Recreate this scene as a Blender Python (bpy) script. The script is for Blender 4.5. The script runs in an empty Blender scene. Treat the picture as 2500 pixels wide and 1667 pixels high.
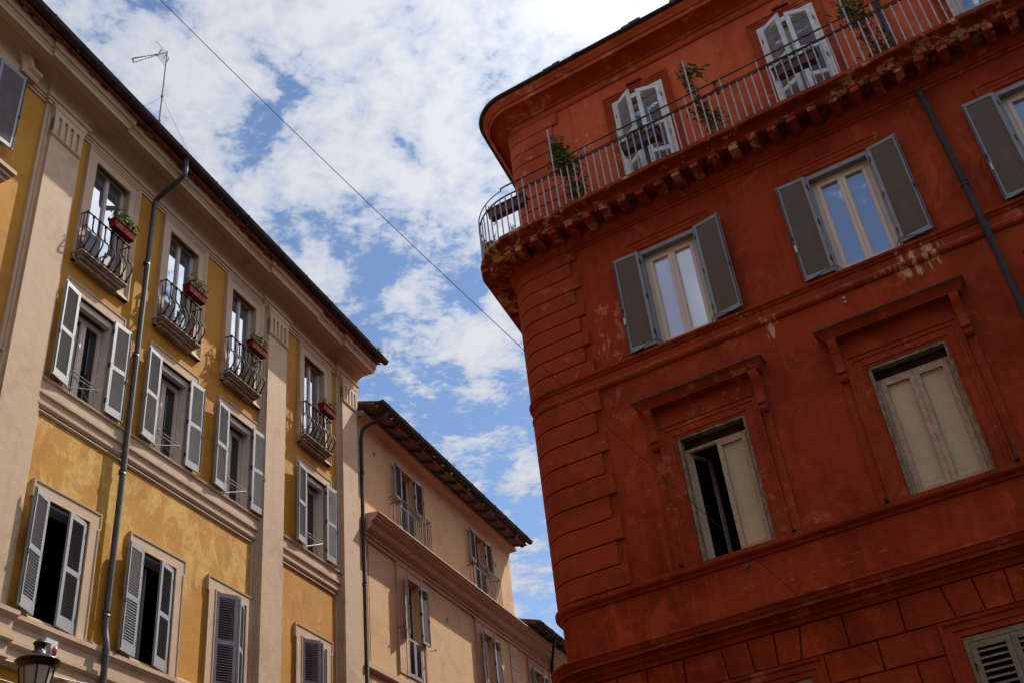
import bpy, math, random
from mathutils import Vector, Matrix, noise as mnoise
random.seed(7)
R_ = math.radians
scene = bpy.context.scene
COL = scene.collection
EYE = 1.6                       # eye height; facade heights below are measured from the eye

# ------------------------------------------------------------------ helpers
class MB:
    """collects geometry for ONE mesh"""
    def __init__(s): s.v = []; s.f = []; s.m = []
    def add(s, vs, fs, mi=0):
        b = len(s.v); s.v += [tuple(v) for v in vs]
        for f in fs: s.f.append([b + i for i in f]); s.m.append(mi)
    def quad(s, a, b, c, d, mi=0): s.add([a, b, c, d], [(0, 1, 2, 3)], mi)
    def hexa(s, p, mi=0):
        s.add(p, [(0, 3, 2, 1), (4, 5, 6, 7), (0, 1, 5, 4), (1, 2, 6, 5), (2, 3, 7, 6), (3, 0, 4, 7)], mi)
    def box(s, x0, x1, y0, y1, z0, z1, mi=0):
        s.hexa([(x0, y0, z0), (x1, y0, z0), (x1, y1, z0), (x0, y1, z0),
                (x0, y0, z1), (x1, y0, z1), (x1, y1, z1), (x0, y1, z1)], mi)
    def obox(s, c, ax, ay, az, mi=0):
        """oriented box: centre and three half-axis vectors"""
        c = Vector(c); ax = Vector(ax); ay = Vector(ay); az = Vector(az)
        s.hexa([c-ax-ay-az, c+ax-ay-az, c+ax+ay-az, c-ax+ay-az, c-ax-ay+az, c+ax-ay+az, c+ax+ay+az, c-ax+ay+az], mi)
    def prism(s, poly, fn, a, b, mi=0):
        """poly: 2D outline; fn(p, t) -> 3D; extruded from t=a to t=b"""
        n = len(poly)
        s.add([fn(p, a) for p in poly] + [fn(p, b) for p in poly],
              [tuple(range(n))[::-1], tuple(range(n, 2*n))] + [(i, (i+1) % n, n+(i+1) % n, n+i) for i in range(n)], mi)
    def sweep(s, secs, closed=True, caps=True, loop=False, mi=0):
        """secs: list of equal-length 3D point loops"""
        n = len(secs[0]); vs = [p for sec in secs for p in sec]; fs = []
        m = len(secs)
        for k in range(m if loop else m-1):
            a = k*n; b = ((k+1) % m)*n
            for i in range(n if closed else n-1):
                j = (i+1) % n
                fs.append((a+i, b+i, b+j, a+j))
        if caps and not loop and closed:
            fs.append(tuple(range(n))[::-1]); fs.append(tuple(range((m-1)*n, m*n)))
        s.add(vs, fs, mi)
    def tube(s, pts, r, n=6, mi=0, caps=True):
        pts = [Vector(p) for p in pts]; secs = []
        prev = None
        for i, p in enumerate(pts):
            d = (pts[min(i+1, len(pts)-1)] - pts[max(i-1, 0)])
            if d.length < 1e-9: d = Vector((0, 0, 1))
            d.normalize()
            if prev is None:
                a = d.cross(Vector((0, 0, 1)))
                if a.length < .05: a = d.cross(Vector((0, 1, 0)))
            else:
                a = prev - d*prev.dot(d)
            a.normalize(); prev = a
            b = d.cross(a)
            rr = r[i] if isinstance(r, (list, tuple)) else r
            secs.append([p + a*rr*math.cos(2*math.pi*k/n) + b*rr*math.sin(2*math.pi*k/n) for k in range(n)])
        s.sweep(secs, True, caps, mi=mi)
    def bar(s, a, b, w, d=None, mi=0):
        """square bar between two points"""
        s.tube([a, b], (w if d is None else max(w, d))*.7, 4, mi)
    def lathe(s, prof, n=16, c=(0, 0, 0), mi=0):
        secs = [[(c[0]+r*math.cos(2*math.pi*k/n), c[1]+r*math.sin(2*math.pi*k/n), c[2]+z) for k in range(n)] for r, z in prof]
        s.sweep(secs, True, True, mi=mi)
    def leaf(s, c, size, rng, mi=0, flat=0.0):
        n = Vector((rng.gauss(0, 1), rng.gauss(0, 1), rng.gauss(0, 1)+flat)); n.normalize()
        a = n.orthogonal().normalized(); a.rotate(Matrix.Rotation(rng.random()*6.28, 3, n)); b = n.cross(a)
        c = Vector(c); l = size*(.6+.8*rng.random()); w = l*.42
        s.add([c-a*l*.5, c+b*w*.5+n*l*.08, c+a*l*.55, c-b*w*.5+n*l*.08], [(0, 1, 2, 3)], mi)
    def mesh(s, name, mats, smooth=False):
        me = bpy.data.meshes.new(name); me.from_pydata(s.v, [], s.f)
        for m in (mats if isinstance(mats, (list, tuple)) else [mats]): me.materials.append(m)
        for p, mi in zip(me.polygons, s.m):
            p.material_index = mi; p.use_smooth = smooth
        me.update(); return me

def link(name, data, parent=None, loc=None, rotz=None):
    o = bpy.data.objects.new(name, data); COL.objects.link(o)
    if parent is not None: o.parent = parent
    if loc is not None: o.location = loc
    if rotz is not None: o.rotation_euler = (0, 0, rotz)
    return o
def obj(name, mb, mats, parent=None, loc=None, rotz=None, smooth=False):
    return link(name, mb.mesh(name, mats, smooth), parent, loc, rotz)
def tag(o, label=None, cat=None, group=None, kind=None):
    if label: o['label'] = label
    if cat: o['category'] = cat
    if group: o['group'] = group
    if kind: o['kind'] = kind
    return o

class Facade:
    """local axes of a building root: x along the facade, y into the wall, z up"""
    def __init__(s, e, dist, u0):
        s.e = Vector((e[0], e[1], 0)).normalized(); s.y = Vector((-s.e.y, s.e.x, 0)); s.d = dist; s.u0 = u0
        s.loc = s.y*dist + s.e*u0; s.rot = math.atan2(s.e.y, s.e.x)
    def root(s, name, label, cat):
        o = link(name, None, None, s.loc, s.rot); o.empty_display_size = 1
        return tag(o, label, cat)
    def P(s, u, o, z): return Vector((u - s.u0, -o, z + EYE))
    def W(s, u, o, z):
        p = s.P(u, o, z); return s.loc + s.e*p.x + s.y*p.y + Vector((0, 0, p.z))

# ------------------------------------------------------------------ materials
def newmat(name):
    m = bpy.data.materials.new(name); m.use_nodes = True
    nt = m.node_tree; b = nt.nodes['Principled BSDF']
    return m, nt, b
def nd(nt, typ, **kw):
    n = nt.nodes.new(typ)
    for k, v in kw.items():
        if k in n.inputs.keys() if isinstance(k, str) and hasattr(n, 'inputs') else False: n.inputs[k].default_value = v
        else: setattr(n, k, v)
    return n
def rgba(c): return (c[0], c[1], c[2], 1)
def coords(nt, scale=(1, 1, 1), loc=(0, 0, 0)):
    t = nt.nodes.new('ShaderNodeTexCoord'); mp = nt.nodes.new('ShaderNodeMapping')
    mp.inputs['Scale'].default_value = scale; mp.inputs['Location'].default_value = loc
    nt.links.new(t.outputs['Object'], mp.inputs['Vector']); return mp.outputs['Vector']
def noise(nt, vec, scale, detail=6, rough=.6, dist=0.0):
    n = nt.nodes.new('ShaderNodeTexNoise'); n.inputs['Scale'].default_value = scale
    n.inputs['Detail'].default_value = detail; n.inputs['Roughness'].default_value = rough
    n.inputs['Distortion'].default_value = dist
    nt.links.new(vec, n.inputs['Vector']); return n.outputs['Fac']
def ramp(nt, fac, lo, hi, c0=0.0, c1=1.0):
    r = nt.nodes.new('ShaderNodeMapRange'); r.inputs['From Min'].default_value = lo; r.inputs['From Max'].default_value = hi
    r.inputs['To Min'].default_value = c0; r.inputs['To Max'].default_value = c1
    r.interpolation_type = 'SMOOTHSTEP'; nt.links.new(fac, r.inputs['Value']); return r.outputs['Result']
def math_(nt, op, a, b=None):
    n = nt.nodes.new('ShaderNodeMath'); n.operation = op
    for i, x in enumerate((a, b)):
        if x is None: continue
        if isinstance(x, (int, float)): n.inputs[i].default_value = x
        else: nt.links.new(x, n.inputs[i])
    return n.outputs[0]
def mix(nt, fac, a, b):
    n = nt.nodes.new('ShaderNodeMix'); n.data_type = 'RGBA'
    if isinstance(fac, (int, float)): n.inputs[0].default_value = fac
    else: nt.links.new(fac, n.inputs[0])
    for i, x in ((6, a), (7, b)):
        if isinstance(x, tuple): n.inputs[i].default_value = rgba(x)
        else: nt.links.new(x, n.inputs[i])
    return n.outputs[2]
def bump(nt, b, h, strength, dist=.01, prev=None):
    n = nt.nodes.new('ShaderNodeBump'); n.inputs['Strength'].default_value = strength; n.inputs['Distance'].default_value = dist
    nt.links.new(h, n.inputs['Height'])
    if prev is not None: nt.links.new(prev, n.inputs['Normal'])
    nt.links.new(n.outputs['Normal'], b.inputs['Normal']); return n.outputs['Normal']
def box_mask(nt, c, h, soft=.25):
    """1 inside an axis-aligned box of the building (centre c, half size h), soft edge; y ignored"""
    t = nt.nodes.new('ShaderNodeTexCoord'); s = nt.nodes.new('ShaderNodeSeparateXYZ'); nt.links.new(t.outputs['Object'], s.inputs[0])
    out = None
    for i in (0, 2):
        d = math_(nt, 'ABSOLUTE', math_(nt, 'SUBTRACT', s.outputs[i], c[i]))
        m = ramp(nt, d, h[i]-soft*h[i], h[i]+soft*h[i], 1, 0)
        out = m if out is None else math_(nt, 'MULTIPLY', out, m)
    return out

def stucco(name, base, dark, light, patch=None, pthr=(.6, .7), scale=.9, pscale=(1.2, 1.2, .7), rough=.88, bmp=.35, zone=None, undul=.25, damt=1.0, lamt=1.0):
    m, nt, b = newmat(name)
    v = coords(nt)
    n1 = noise(nt, v, scale, 8, .62, .4)
    n2 = noise(nt, v, scale*4.3, 6, .65)
    c = mix(nt, math_(nt, 'MULTIPLY', ramp(nt, n1, .48, .68), damt), base, dark)
    c = mix(nt, math_(nt, 'MULTIPLY', ramp(nt, n2, .5, .72), .55*lamt), c, light)
    vs = coords(nt, (3.2, 3.2, .35))
    n3 = noise(nt, vs, 1.6, 5, .6)
    c = mix(nt, math_(nt, 'MULTIPLY', ramp(nt, n3, .52, .75), .4*damt), c, dark)
    if patch is not None:
        vp = coords(nt, pscale, (3.1, 1.7, .4))
        p = noise(nt, vp, 1.3, 9, .68, .6)
        if zone is not None: p = math_(nt, 'ADD', p, math_(nt, 'MULTIPLY', box_mask(nt, *zone), .17))
        pm = ramp(nt, p, *pthr)
        p2 = ramp(nt, noise(nt, v, 7, 5, .7), .35, .62)
        c = mix(nt, math_(nt, 'MULTIPLY', pm, math_(nt, 'ADD', math_(nt, 'MULTIPLY', p2, .6), .4)), c, patch)
    nt.links.new(c, b.inputs['Base Color']); b.inputs['Roughness'].default_value = rough
    h1 = noise(nt, v, 60, 4, .6); h2 = noise(nt, v, 5, 5, .55)
    k = bump(nt, b, h2, undul, .03); bump(nt, b, h1, bmp, .004, k)
    return m

OCHRE = stucco('ochre_stucco', (.450, .198, .011), (.350, .132, .005), (.500, .245, .022), patch=(.57, .345, .075), pthr=(.60, .70), pscale=(1.9, 1.9, 1.0),
               zone=((3.6, 0, 11.0), (4.6, 9, 1.05), .45))
BEIGE = stucco('beige_stucco', (.500, .350, .225), (.410, .275, .170), (.550, .405, .275), patch=(.33, .22, .15), pthr=(.66, .78), undul=.2)
PEACH = stucco('peach_stucco', (.560, .345, .165), (.470, .270, .115), (.610, .400, .215), (.42, .27, .15), (.60, .74), undul=.22)
PEACHTRIM = stucco('peach_trim_stucco', (.520, .330, .205), (.440, .270, .160), (.560, .370, .240), undul=.1)

WEAR = (((-2.90, 0, 12.55), (.42, 9, .95), (.50, .60), (.52, .19, .075), (2.6, 2.6, 1.3)),      # beside the quoins
        ((2.30, 0, 11.45), (.48, 9, .36), (.47, .53), (.62, .38, .20), (5, 5, .9)),                # run-off under the second window
        ((1.75, 0, 11.45), (.5, 9, .22), (.56, .62), (.55, .26, .12), (6, 6, 1.2)),
        ((-.15, 0, 11.30), (.16, 9, .26), (.47, .53), (.60, .36, .22), (7, 7, .9)),                # small run under the first window
        ((-.55, 0, 11.72), (.35, 9, .12), (.50, .56), (.48, .20, .06), (4, 4, 1.5)),
        ((-2.70, 0, 17.25), (.62, 9, .50), (.565, .60), (.62, .30, .19), (2.6, 2.6, 2.6)),         # flakes on the attic wall
        ((-1.45, 0, 17.0), (.35, 9, .9), (.58, .62), (.60, .30, .19), (2.6, 2.6, 2.2)),
        ((-.10, 0, 7.98), (.45, 9, .20), (.52, .62), (.38, .15, .08), (1.5, 1.5, 2.5)),            # above the sill course
        ((-2.95, 0, 10.9), (.35, 9, .65), (.52, .62), (.42, .125, .055), (2, 2, .9)),
        ((-2.75, 0, 9.0), (.22, 9, .9), (.54, .64), (.40, .13, .06), (2.5, 2.5, .9)),
        ((-1.0, 0, 7.25), (2.6, 9, .10), (.52, .62), (.42, .13, .045), (2.2, 2.2, 3)))
def wear(nt, c):
    for cc, hh, thr, col, strk in WEAR:
        p = noise(nt, coords(nt, strk, (cc[0]*3.3, 0, cc[2])), 2.2, 12, .74, .3)
        p = math_(nt, 'ADD', p, math_(nt, 'MULTIPLY', math_(nt, 'SUBTRACT', box_mask(nt, cc, hh, .6), 1), .35))
        c = mix(nt, math_(nt, 'MULTIPLY', ramp(nt, p, *thr), .85), c, col)
    return c
def red_wall(name='red_stucco', base=(.310, .041, .0108), dark=(.195, .023, .0060), light=(.410, .072, .023)):
    m, nt, b = newmat(name); v = coords(nt)
    n1 = noise(nt, v, .55, 8, .62, .5); n2 = noise(nt, v, 3.2, 7, .68); n3 = noise(nt, coords(nt, (3, 3, .3)), 1.5, 6, .65)
    c = mix(nt, ramp(nt, n1, .42, .66), base, dark)
    c = mix(nt, math_(nt, 'MULTIPLY', ramp(nt, n2, .5, .74), .7), c, light)
    c = mix(nt, math_(nt, 'MULTIPLY', ramp(nt, n3, .52, .72), .6), c, dark)
    n4 = noise(nt, coords(nt, (7, 7, .28), (2, 5, 9)), 1.3, 7, .7)       # narrow rain streaks
    c = mix(nt, math_(nt, 'MULTIPLY', ramp(nt, n4, .54, .68), .45), c, light)
    n5 = noise(nt, coords(nt, (1.0, 1.0, .7), (11, 2, 4)), 1.1, 9, .72, 1.2)  # broad repaired, faded areas
    c = mix(nt, math_(nt, 'MULTIPLY', ramp(nt, n5, .55, .62), .45), c, tuple(x*1.25 for x in light))
    # thin scuffs of paler plaster
    sc = noise(nt, coords(nt, (2.0, 2.0, 1.0), (7, 3, 1)), 2.4, 12, .78, .3)
    c = mix(nt, math_(nt, 'MULTIPLY', ramp(nt, sc, .655, .72), .75), c, (.46, .155, .07))
    c = wear(nt, c)
    nt.links.new(c, b.inputs['Base Color']); b.inputs['Roughness'].default_value = .85; b.inputs['Specular IOR Level'].default_value = .12
    k = bump(nt, b, noise(nt, v, 4, 5, .55), .18, .03); bump(nt, b, noise(nt, v, 70, 4, .6), .3, .004, k)
    return m
RED = red_wall()
RED_ATTIC = red_wall('pale_red_stucco', (.500, .088, .029), (.370, .056, .017), (.590, .130, .050))  # paler red for the whole attic storey
def red_trim(name, pthr, pcol, amount, sc=3.0, base=(.300, .042, .0115), grime=None, world=False, worn=False):
    m, nt, b = newmat(name); v = coords(nt)
    if world: v = nt.nodes.new('ShaderNodeNewGeometry').outputs['Position']
    c = mix(nt, ramp(nt, noise(nt, v, 1.1, 7, .65, .4), .42, .66), base, tuple(x*.7 for x in base))
    c = mix(nt, math_(nt, 'MULTIPLY', ramp(nt, noise(nt, v, 5, 7, .7), .5, .72), .5), c, (.38, .074, .026))
    p = noise(nt, v, sc, 12, .74, .4); q = noise(nt, v, .7, 4, .6)
    f = math_(nt, 'ADD', p, math_(nt, 'MULTIPLY', math_(nt, 'SUBTRACT', q, .5), .55))
    c = mix(nt, math_(nt, 'MULTIPLY', ramp(nt, f, *pthr), amount), c, pcol)
    if worn: c = wear(nt, c)
    if grime is not None:
        g = noise(nt, coords(nt, (1.3, 1.3, 2.2), (4, 9, 2)), 2.1, 9, .7, .5)
        c = mix(nt, math_(nt, 'MULTIPLY', ramp(nt, g, .52, .64), .75), c, grime)
        g2 = noise(nt, coords(nt, (1, 1, 1), (8, 1, 5)), 3.3, 10, .72, .5)
        c = mix(nt, math_(nt, 'MULTIPLY', ramp(nt, g2, .60, .66), .8), c, (.50, .17, .09))
    nt.links.new(c, b.inputs['Base Color']); b.inputs['Roughness'].default_value = .85; b.inputs['Specular IOR Level'].default_value = .12
    bump(nt, b, f, .35, .015)
    return m
REDTRIM = red_trim('red_trim_stucco', (.565, .68), (.46, .15, .062), .7, 3.6, worn=True)
REDATRIM = red_trim('pale_red_trim_stucco', (.565, .66), (.58, .26, .13), .7, 3.4, (.430, .072, .022))  # paler red for the attic trim
REDQUOIN = red_trim('red_quoin_stucco', (.58, .72), (.44, .155, .062), .62, 4.5, (.325, .047, .013))
REDSLAB = red_trim('red_peeling_stucco', (.558, .61), (.54, .36, .21), .85, 4.2, (.26, .034, .009), (.11, .05, .025))
REDCORBEL = red_trim('red_corbel_stucco', (.54, .60), (.50, .28, .16), .8, 3.0, (.26, .036, .009), None, True)

def plain(name, c, rough=.5, metal=0.0, var=.25, sc=6, bmp=0.0, spec=None):
    m, nt, b = newmat(name); v = coords(nt)
    k = mix(nt, ramp(nt, noise(nt, v, sc, 6, .65), .35, .7), tuple(x*(1-var) for x in c), tuple(min(1, x*(1+var)) for x in c))
    nt.links.new(k, b.inputs['Base Color']); b.inputs['Roughness'].default_value = rough; b.inputs['Metallic'].default_value = metal
    if spec is not None: b.inputs['Specular IOR Level'].default_value = spec
    if bmp: bump(nt, b, noise(nt, v, sc*6, 4, .6), bmp, .004)
    return m
SHUT_L = plain('pale_grey_paint', (.245, .250, .262), .5, var=.10, sc=4, bmp=.15)
SHUT_LSHADE = plain('shade_tinted_grey_paint', (.330, .310, .330), .5, var=.12, sc=4, bmp=.15)  # grey shutter paint with the purple of shade put into its colour
SHUT_M = plain('dull_grey_paint', (.340, .325, .330), .5, var=.12, sc=4)
SHUT_M2 = plain('brown_slat_paint', (.130, .080, .062), .55, var=.15, sc=4)
SHUT_R = plain('slate_paint', (.200, .204, .215), .45, var=.08, sc=3)
SLAT_R = plain('taupe_slat_paint', (.120, .094, .074), .5, var=.08, sc=3)
SLATLIP = plain('pale_slat_edge', (.260, .215, .170), .5, var=.06, sc=3)  # paler strip along the slat edges
SHUT_A = plain('weathered_white_paint', (.560, .530, .520), .6, var=.16, sc=7, bmp=.2)
CREAM = plain('cream_wood_paint', (.640, .560, .440), .6, var=.12, sc=5, bmp=.15)
TAN = plain('tan_window_paint', (.640, .490, .370), .45, var=.06, sc=3)
CASE_L = plain('greige_window_paint', (.520, .440, .370), .5, var=.08, sc=3)
OLDWOOD = plain('worn_window_wood', (.470, .330, .240), .75, var=.18, sc=14, bmp=.4, spec=.15)
OLDFRAME = plain('grimy_frame_wood', (.215, .170, .110), .8, var=.4, sc=9, bmp=.4, spec=.15)
GREENSHUT = plain('olive_cream_paint', (.210, .165, .105), .65, var=.22, sc=8, bmp=.2)
GUTTER = plain('brown_gutter_metal', (.040, .026, .021), .6, 0, .35, 5, spec=.2)
PIPE_L = plain('dark_pipe_metal', (.050, .042, .038), .5, 0, .4, 7)
PIPE_R = plain('grey_pipe_metal', (.040, .034, .032), .7, 0, .25, 5, spec=.2)
TILE = plain('terracotta_tile', (.170, .078, .045), .85, var=.55, sc=5, bmp=.4)
WOOD = plain('dark_rafter_wood', (.055, .028, .018), .8, var=.4, sc=6, bmp=.3)
SOFFIT = plain('reddish_soffit_brick', (.210, .075, .040), .85, var=.3, sc=5, bmp=.3)
IRON = plain('wrought_iron', (.008, .007, .0065), .7, 0, .3, 20)
RAILMETAL = plain('grey_rail_metal', (.300, .300, .315), .45, .15, .25, 12)
DARKRAIL = plain('dark_rail_metal', (.050, .042, .042), .45, .4, .3, 12)
STEEL = plain('thin_steel', (.200, .190, .190), .5, 0, .15, 9)
RAILDULL = plain('dull_brown_rail', (.110, .085, .070), .6, 0, .25, 12, spec=.2)
ALU = plain('antenna_aluminium', (.120, .115, .105), .6, 0, .25, 15)
STONE = plain('balcony_stone', (.330, .230, .165), .85, var=.4, sc=7, bmp=.4)
POT = plain('red_plastic_pot', (.150, .014, .005), .8, var=.2, sc=8, spec=.1)
BROWNPOT = plain('brown_plastic_trough', (.100, .032, .020), .55, var=.25, sc=8)
CLAY = plain('clay_pot', (.300, .110, .055), .8, var=.25, sc=9)
LEAF1 = plain('bright_leaf', (.110, .210, .020), .75, var=.5, sc=9, spec=.15)
LEAF2 = plain('dark_leaf', (.085, .130, .024), .75, var=.5, sc=9, spec=.15)
LEAF3 = plain('dry_leaf', (.110, .075, .050), .7, var=.5, sc=9)
FLOWER = plain('yellow_petal', (.500, .380, .060), .6, var=.2, sc=9)
STEM = plain('woody_stem', (.090, .060, .040), .8, var=.3, sc=9)
BLACK = plain('black_cable', (.018, .016, .016), .5, var=.2)
WHITECABLE = plain('pale_cable', (.240, .195, .155), .5, var=.1)
BOXWHITE = plain('alarm_box_plastic', (.620, .600, .590), .4, var=.05)
LENSRED = plain('red_alarm_lens', (.600, .050, .030), .15, var=.05)
LAMPIRON = plain('lamp_bronze_paint', (.040, .026, .026), .28, .5, .3, 8)
LAMPGLASS = plain('frosted_lamp_glass', (.370, .290, .220), .35, var=.05, sc=3)
CURTAIN = plain('pale_curtain', (.520, .520, .500), .9, var=.06, sc=2)
def glass(name, c, ior, rough=.02, wave=.0, metal=0.0):
    m, nt, b = newmat(name); b.inputs['Metallic'].default_value = metal; b.inputs['Base Color'].default_value = rgba(c); b.inputs['Roughness'].default_value = rough
    b.inputs['IOR'].default_value = ior
    bump(nt, b, noise(nt, coords(nt), .8, 2, .4), wave, .01)
    return m
GLASS_T = glass('reflective_pane', (.42, .43, .45), 1.5, .02, .05, .85)
GLASS_D = glass('dark_pane', (.010, .009, .009), 1.55, .03, .05)
GLASS_R = glass('blue_reflecting_pane', (.50, .53, .60), 1.5, .02, .05, .8)
GLASS_C1 = glass('lilac_curtain_cloud_pane', (.700, .690, .780), 1.5, .10, .05, .35)  # curtain and a bright cloud reflection put into the pane colour
GLASS_C2 = glass('white_curtain_cloud_pane', (.850, .880, .860), 1.5, .10, .03, .35)  # whiter pane, cloud reflection again put into the curtain colour
def board_pane():
    m, nt, b = newmat('clouded_old_pane'); v = coords(nt)
    c = mix(nt, ramp(nt, noise(nt, coords(nt, (1, 1, .6)), 1.0, 6, .6, 1.0), .42, .62), (.500, .430, .275), (.600, .460, .300))
    nt.links.new(c, b.inputs['Base Color']); b.inputs['Roughness'].default_value = .10; b.inputs['IOR'].default_value = 1.28
    bump(nt, b, noise(nt, v, 1.2, 3, .5), .1, .02)
    return m
BOARD = board_pane()
BROWNSTONE = plain('brown_stucco', (.060, .042, .030), .9, var=.2, sc=2)  # dark colour keeps bounce light from the added house low
GROUND = plain('basalt_cobbles', (.036, .034, .033), .85, var=.3, sc=4, bmp=.6)

# ------------------------------------------------------------------ generic pieces
def plan_path(pts, closed=False):
    """2D plan polyline (x, y) -> list of (x, y, mx, my) with outward (right-hand) mitre vectors"""
    out = []; n = len(pts)
    for i in range(n):
        ns = []
        for a, b in ((i-1, i), (i, i+1)):
            if 0 <= a and b < n:
                dx = pts[b][0]-pts[a][0]; dy = pts[b][1]-pts[a][1]; L = math.hypot(dx, dy)
                if L > 1e-9: ns.append((dy/L, -dx/L))
        if len(ns) == 1: m = ns[0]
        else:
            k = 1 + ns[0][0]*ns[1][0] + ns[0][1]*ns[1][1]
            m = ((ns[0][0]+ns[1][0])/max(k, .2), (ns[0][1]+ns[1][1])/max(k, .2))
        out.append((pts[i][0], pts[i][1], m[0], m[1]))
    return out
def moulding(mb, path, prof, mi=0, caps=True):
    """path from plan_path (local x,y); prof: closed list of (off, z above the eye)"""
    mb.sweep([[(x+mx*o, y+my*o, z+EYE) for o, z in prof] for x, y, mx, my in path], True, caps, mi=mi)
def sub_path(F, us, o=0.0):
    return plan_path([(u-F.u0, -o) for u in us])
def close_prof(p, back=-.02):
    """front outline from bottom to top, closed behind the wall face"""
    return [(back, p[0][1])] + p + [(back, p[-1][1])]
def frame_sweep(mb, F, path, prof, closed=False, mi=0):
    """path: (u, z) polyline in the facade plane; prof: closed (d, o) with d to the LEFT of travel; o outwards"""
    n = len(path); secs = []
    for i in range(n):
        ns = []
        for a, b in (((i-1) % n if closed else i-1, i), (i, (i+1) % n if closed else i+1)):
            if 0 <= a and b < n and a != b:
                dx = path[b][0]-path[a][0]; dz = path[b][1]-path[a][1]; L = math.hypot(dx, dz)
                ns.append((-dz/L, dx/L))
        if len(ns) == 1: m = ns[0]
        else:
            k = 1 + ns[0][0]*ns[1][0] + ns[0][1]*ns[1][1]
            m = ((ns[0][0]+ns[1][0])/max(k, .15), (ns[0][1]+ns[1][1])/max(k, .15))
        secs.append([F.P(path[i][0]+m[0]*d, o, path[i][1]+m[1]*d) for d, o in prof])
    mb.sweep(secs, True, True, closed, mi=mi)
def wall_grid(mb, F, u0, u1, z0, z1, holes, off=0.0, depth=.3, mi=0, rmi=0, usplit=()):
    us = sorted({u0, u1, *usplit, *[h[0] for h in holes], *[h[1] for h in holes]})
    zs = sorted({z0, z1, *[h[2] for h in holes], *[h[3] for h in holes]})
    for a, b in zip(us, us[1:]):
        for c, d in zip(zs, zs[1:]):
            cu, cz = (a+b)/2, (c+d)/2
            if any(h[0] < cu < h[1] and h[2] < cz < h[3] for h in holes): continue
            mb.quad(F.P(a, off, c), F.P(b, off, c), F.P(b, off, d), F.P(a, off, d), mi)
    for a, b, c, d in [h[:4] for h in holes]:
        for p, q in (((a, c), (a, d)), ((a, d), (b, d)), ((b, d), (b, c)), ((b, c), (a, c))):
            mb.quad(F.P(p[0], off, p[1]), F.P(q[0], off, q[1]), F.P(q[0], off-depth, q[1]), F.P(p[0], off-depth, p[1]), rmi)
def shell(mb, F, u0, u1, z0, z1, depth=9.0, off=0.0, ends=(True, True), mi=0):
    mb.quad(F.P(u1, off-depth, z0), F.P(u0, off-depth, z0), F.P(u0, off-depth, z1), F.P(u1, off-depth, z1), mi)
    mb.quad(F.P(u0, off, z1), F.P(u1, off, z1), F.P(u1, off-depth, z1), F.P(u0, off-depth, z1), mi)
    if ends[0]: mb.quad(F.P(u0, off-depth, z0), F.P(u0, off, z0), F.P(u0, off, z1), F.P(u0, off-depth, z1), mi)
    if ends[1]: mb.quad(F.P(u1, off, z0), F.P(u1, off-depth, z0), F.P(u1, off-depth, z1), F.P(u1, off, z1), mi)

_cache = {}
def shutter_mesh(name, side, w, h, t, pitch, frame, slat, mids=(.5,), stile=.075, top=.09, bot=.16, tilt=38, lip=None, hw=IRON):
    """one louvred leaf hinged at the origin; side=+1 extends to +x when closed, y<0 is outside"""
    key = (name, side, w, h, t, pitch, frame.name, slat.name, mids, bot, tilt, lip is None)
    if key in _cache: return _cache[key]
    mb = MB(); X = lambda x: side*x
    def bx(x0, x1, y0, y1, z0, z1, mi=0):
        a, b = sorted((X(x0), X(x1))); mb.box(a, b, y0, y1, z0, z1, mi)
    bx(0, stile, -t, 0, 0, h); bx(w-stile, w, -t, 0, 0, h)
    zs = [bot] + [h*m for m in mids] + [h-top]
    bx(stile, w-stile, -t+.002, -.002, 0, bot); bx(stile, w-stile, -t+.002, -.002, h-top, h)
    spans = []
    lo = bot
    for m in mids:
        bx(stile, w-stile, -t+.002, -.002, h*m-.045, h*m+.045); spans.append((lo, h*m-.045)); lo = h*m+.045
    spans.append((lo, h-top))
    ca, sa = math.cos(R_(tilt)), math.sin(R_(tilt))
    for a, b in spans:
        n = max(1, int((b-a)/pitch)); p = (b-a)/n
        for i in range(n):
            z = a+(i+.5)*p; hl = min(p*.50, t*.55/max(ca, .2)) if lip is None else p*.52
            d = Vector((0, ca, sa))*hl; nrm = Vector((0, -sa, ca))*.004
            mb.obox((X(w/2), -t/2, z), (w/2-stile, 0, 0), d, nrm, 1)
            if lip is not None:
                mb.box(min(X(stile), X(w-stile)), max(X(stile), X(w-stile)), -t*.5-.012, -t*.5+.012, z-p*.5-.0035, z-p*.5+.0035, 2)
    # hinges and the bolt rod on the free edge
    for z in (h*.12, h*.5, h*.88):
        bx(-.012, .012, -t-.006, .004, z-.05, z+.05, 3)
    bx(w-.022, w-.008, -.001, .012, .03, h-.03, 3)
    bx(w-.034, w+.002, -.001, .022, h*.42, h*.42+.07, 3)
    me = mb.mesh(name, [frame, slat, lip or slat, hw])
    _cache[key] = me; return me

def add_leaf(parent, F, hinge, side, angle, z0, off, w, h, **kw):
    me = shutter_mesh('shutter', side, w, h, **kw)
    return link('shutter', me, parent, F.P(hinge, off, z0), -side*R_(angle))

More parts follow.
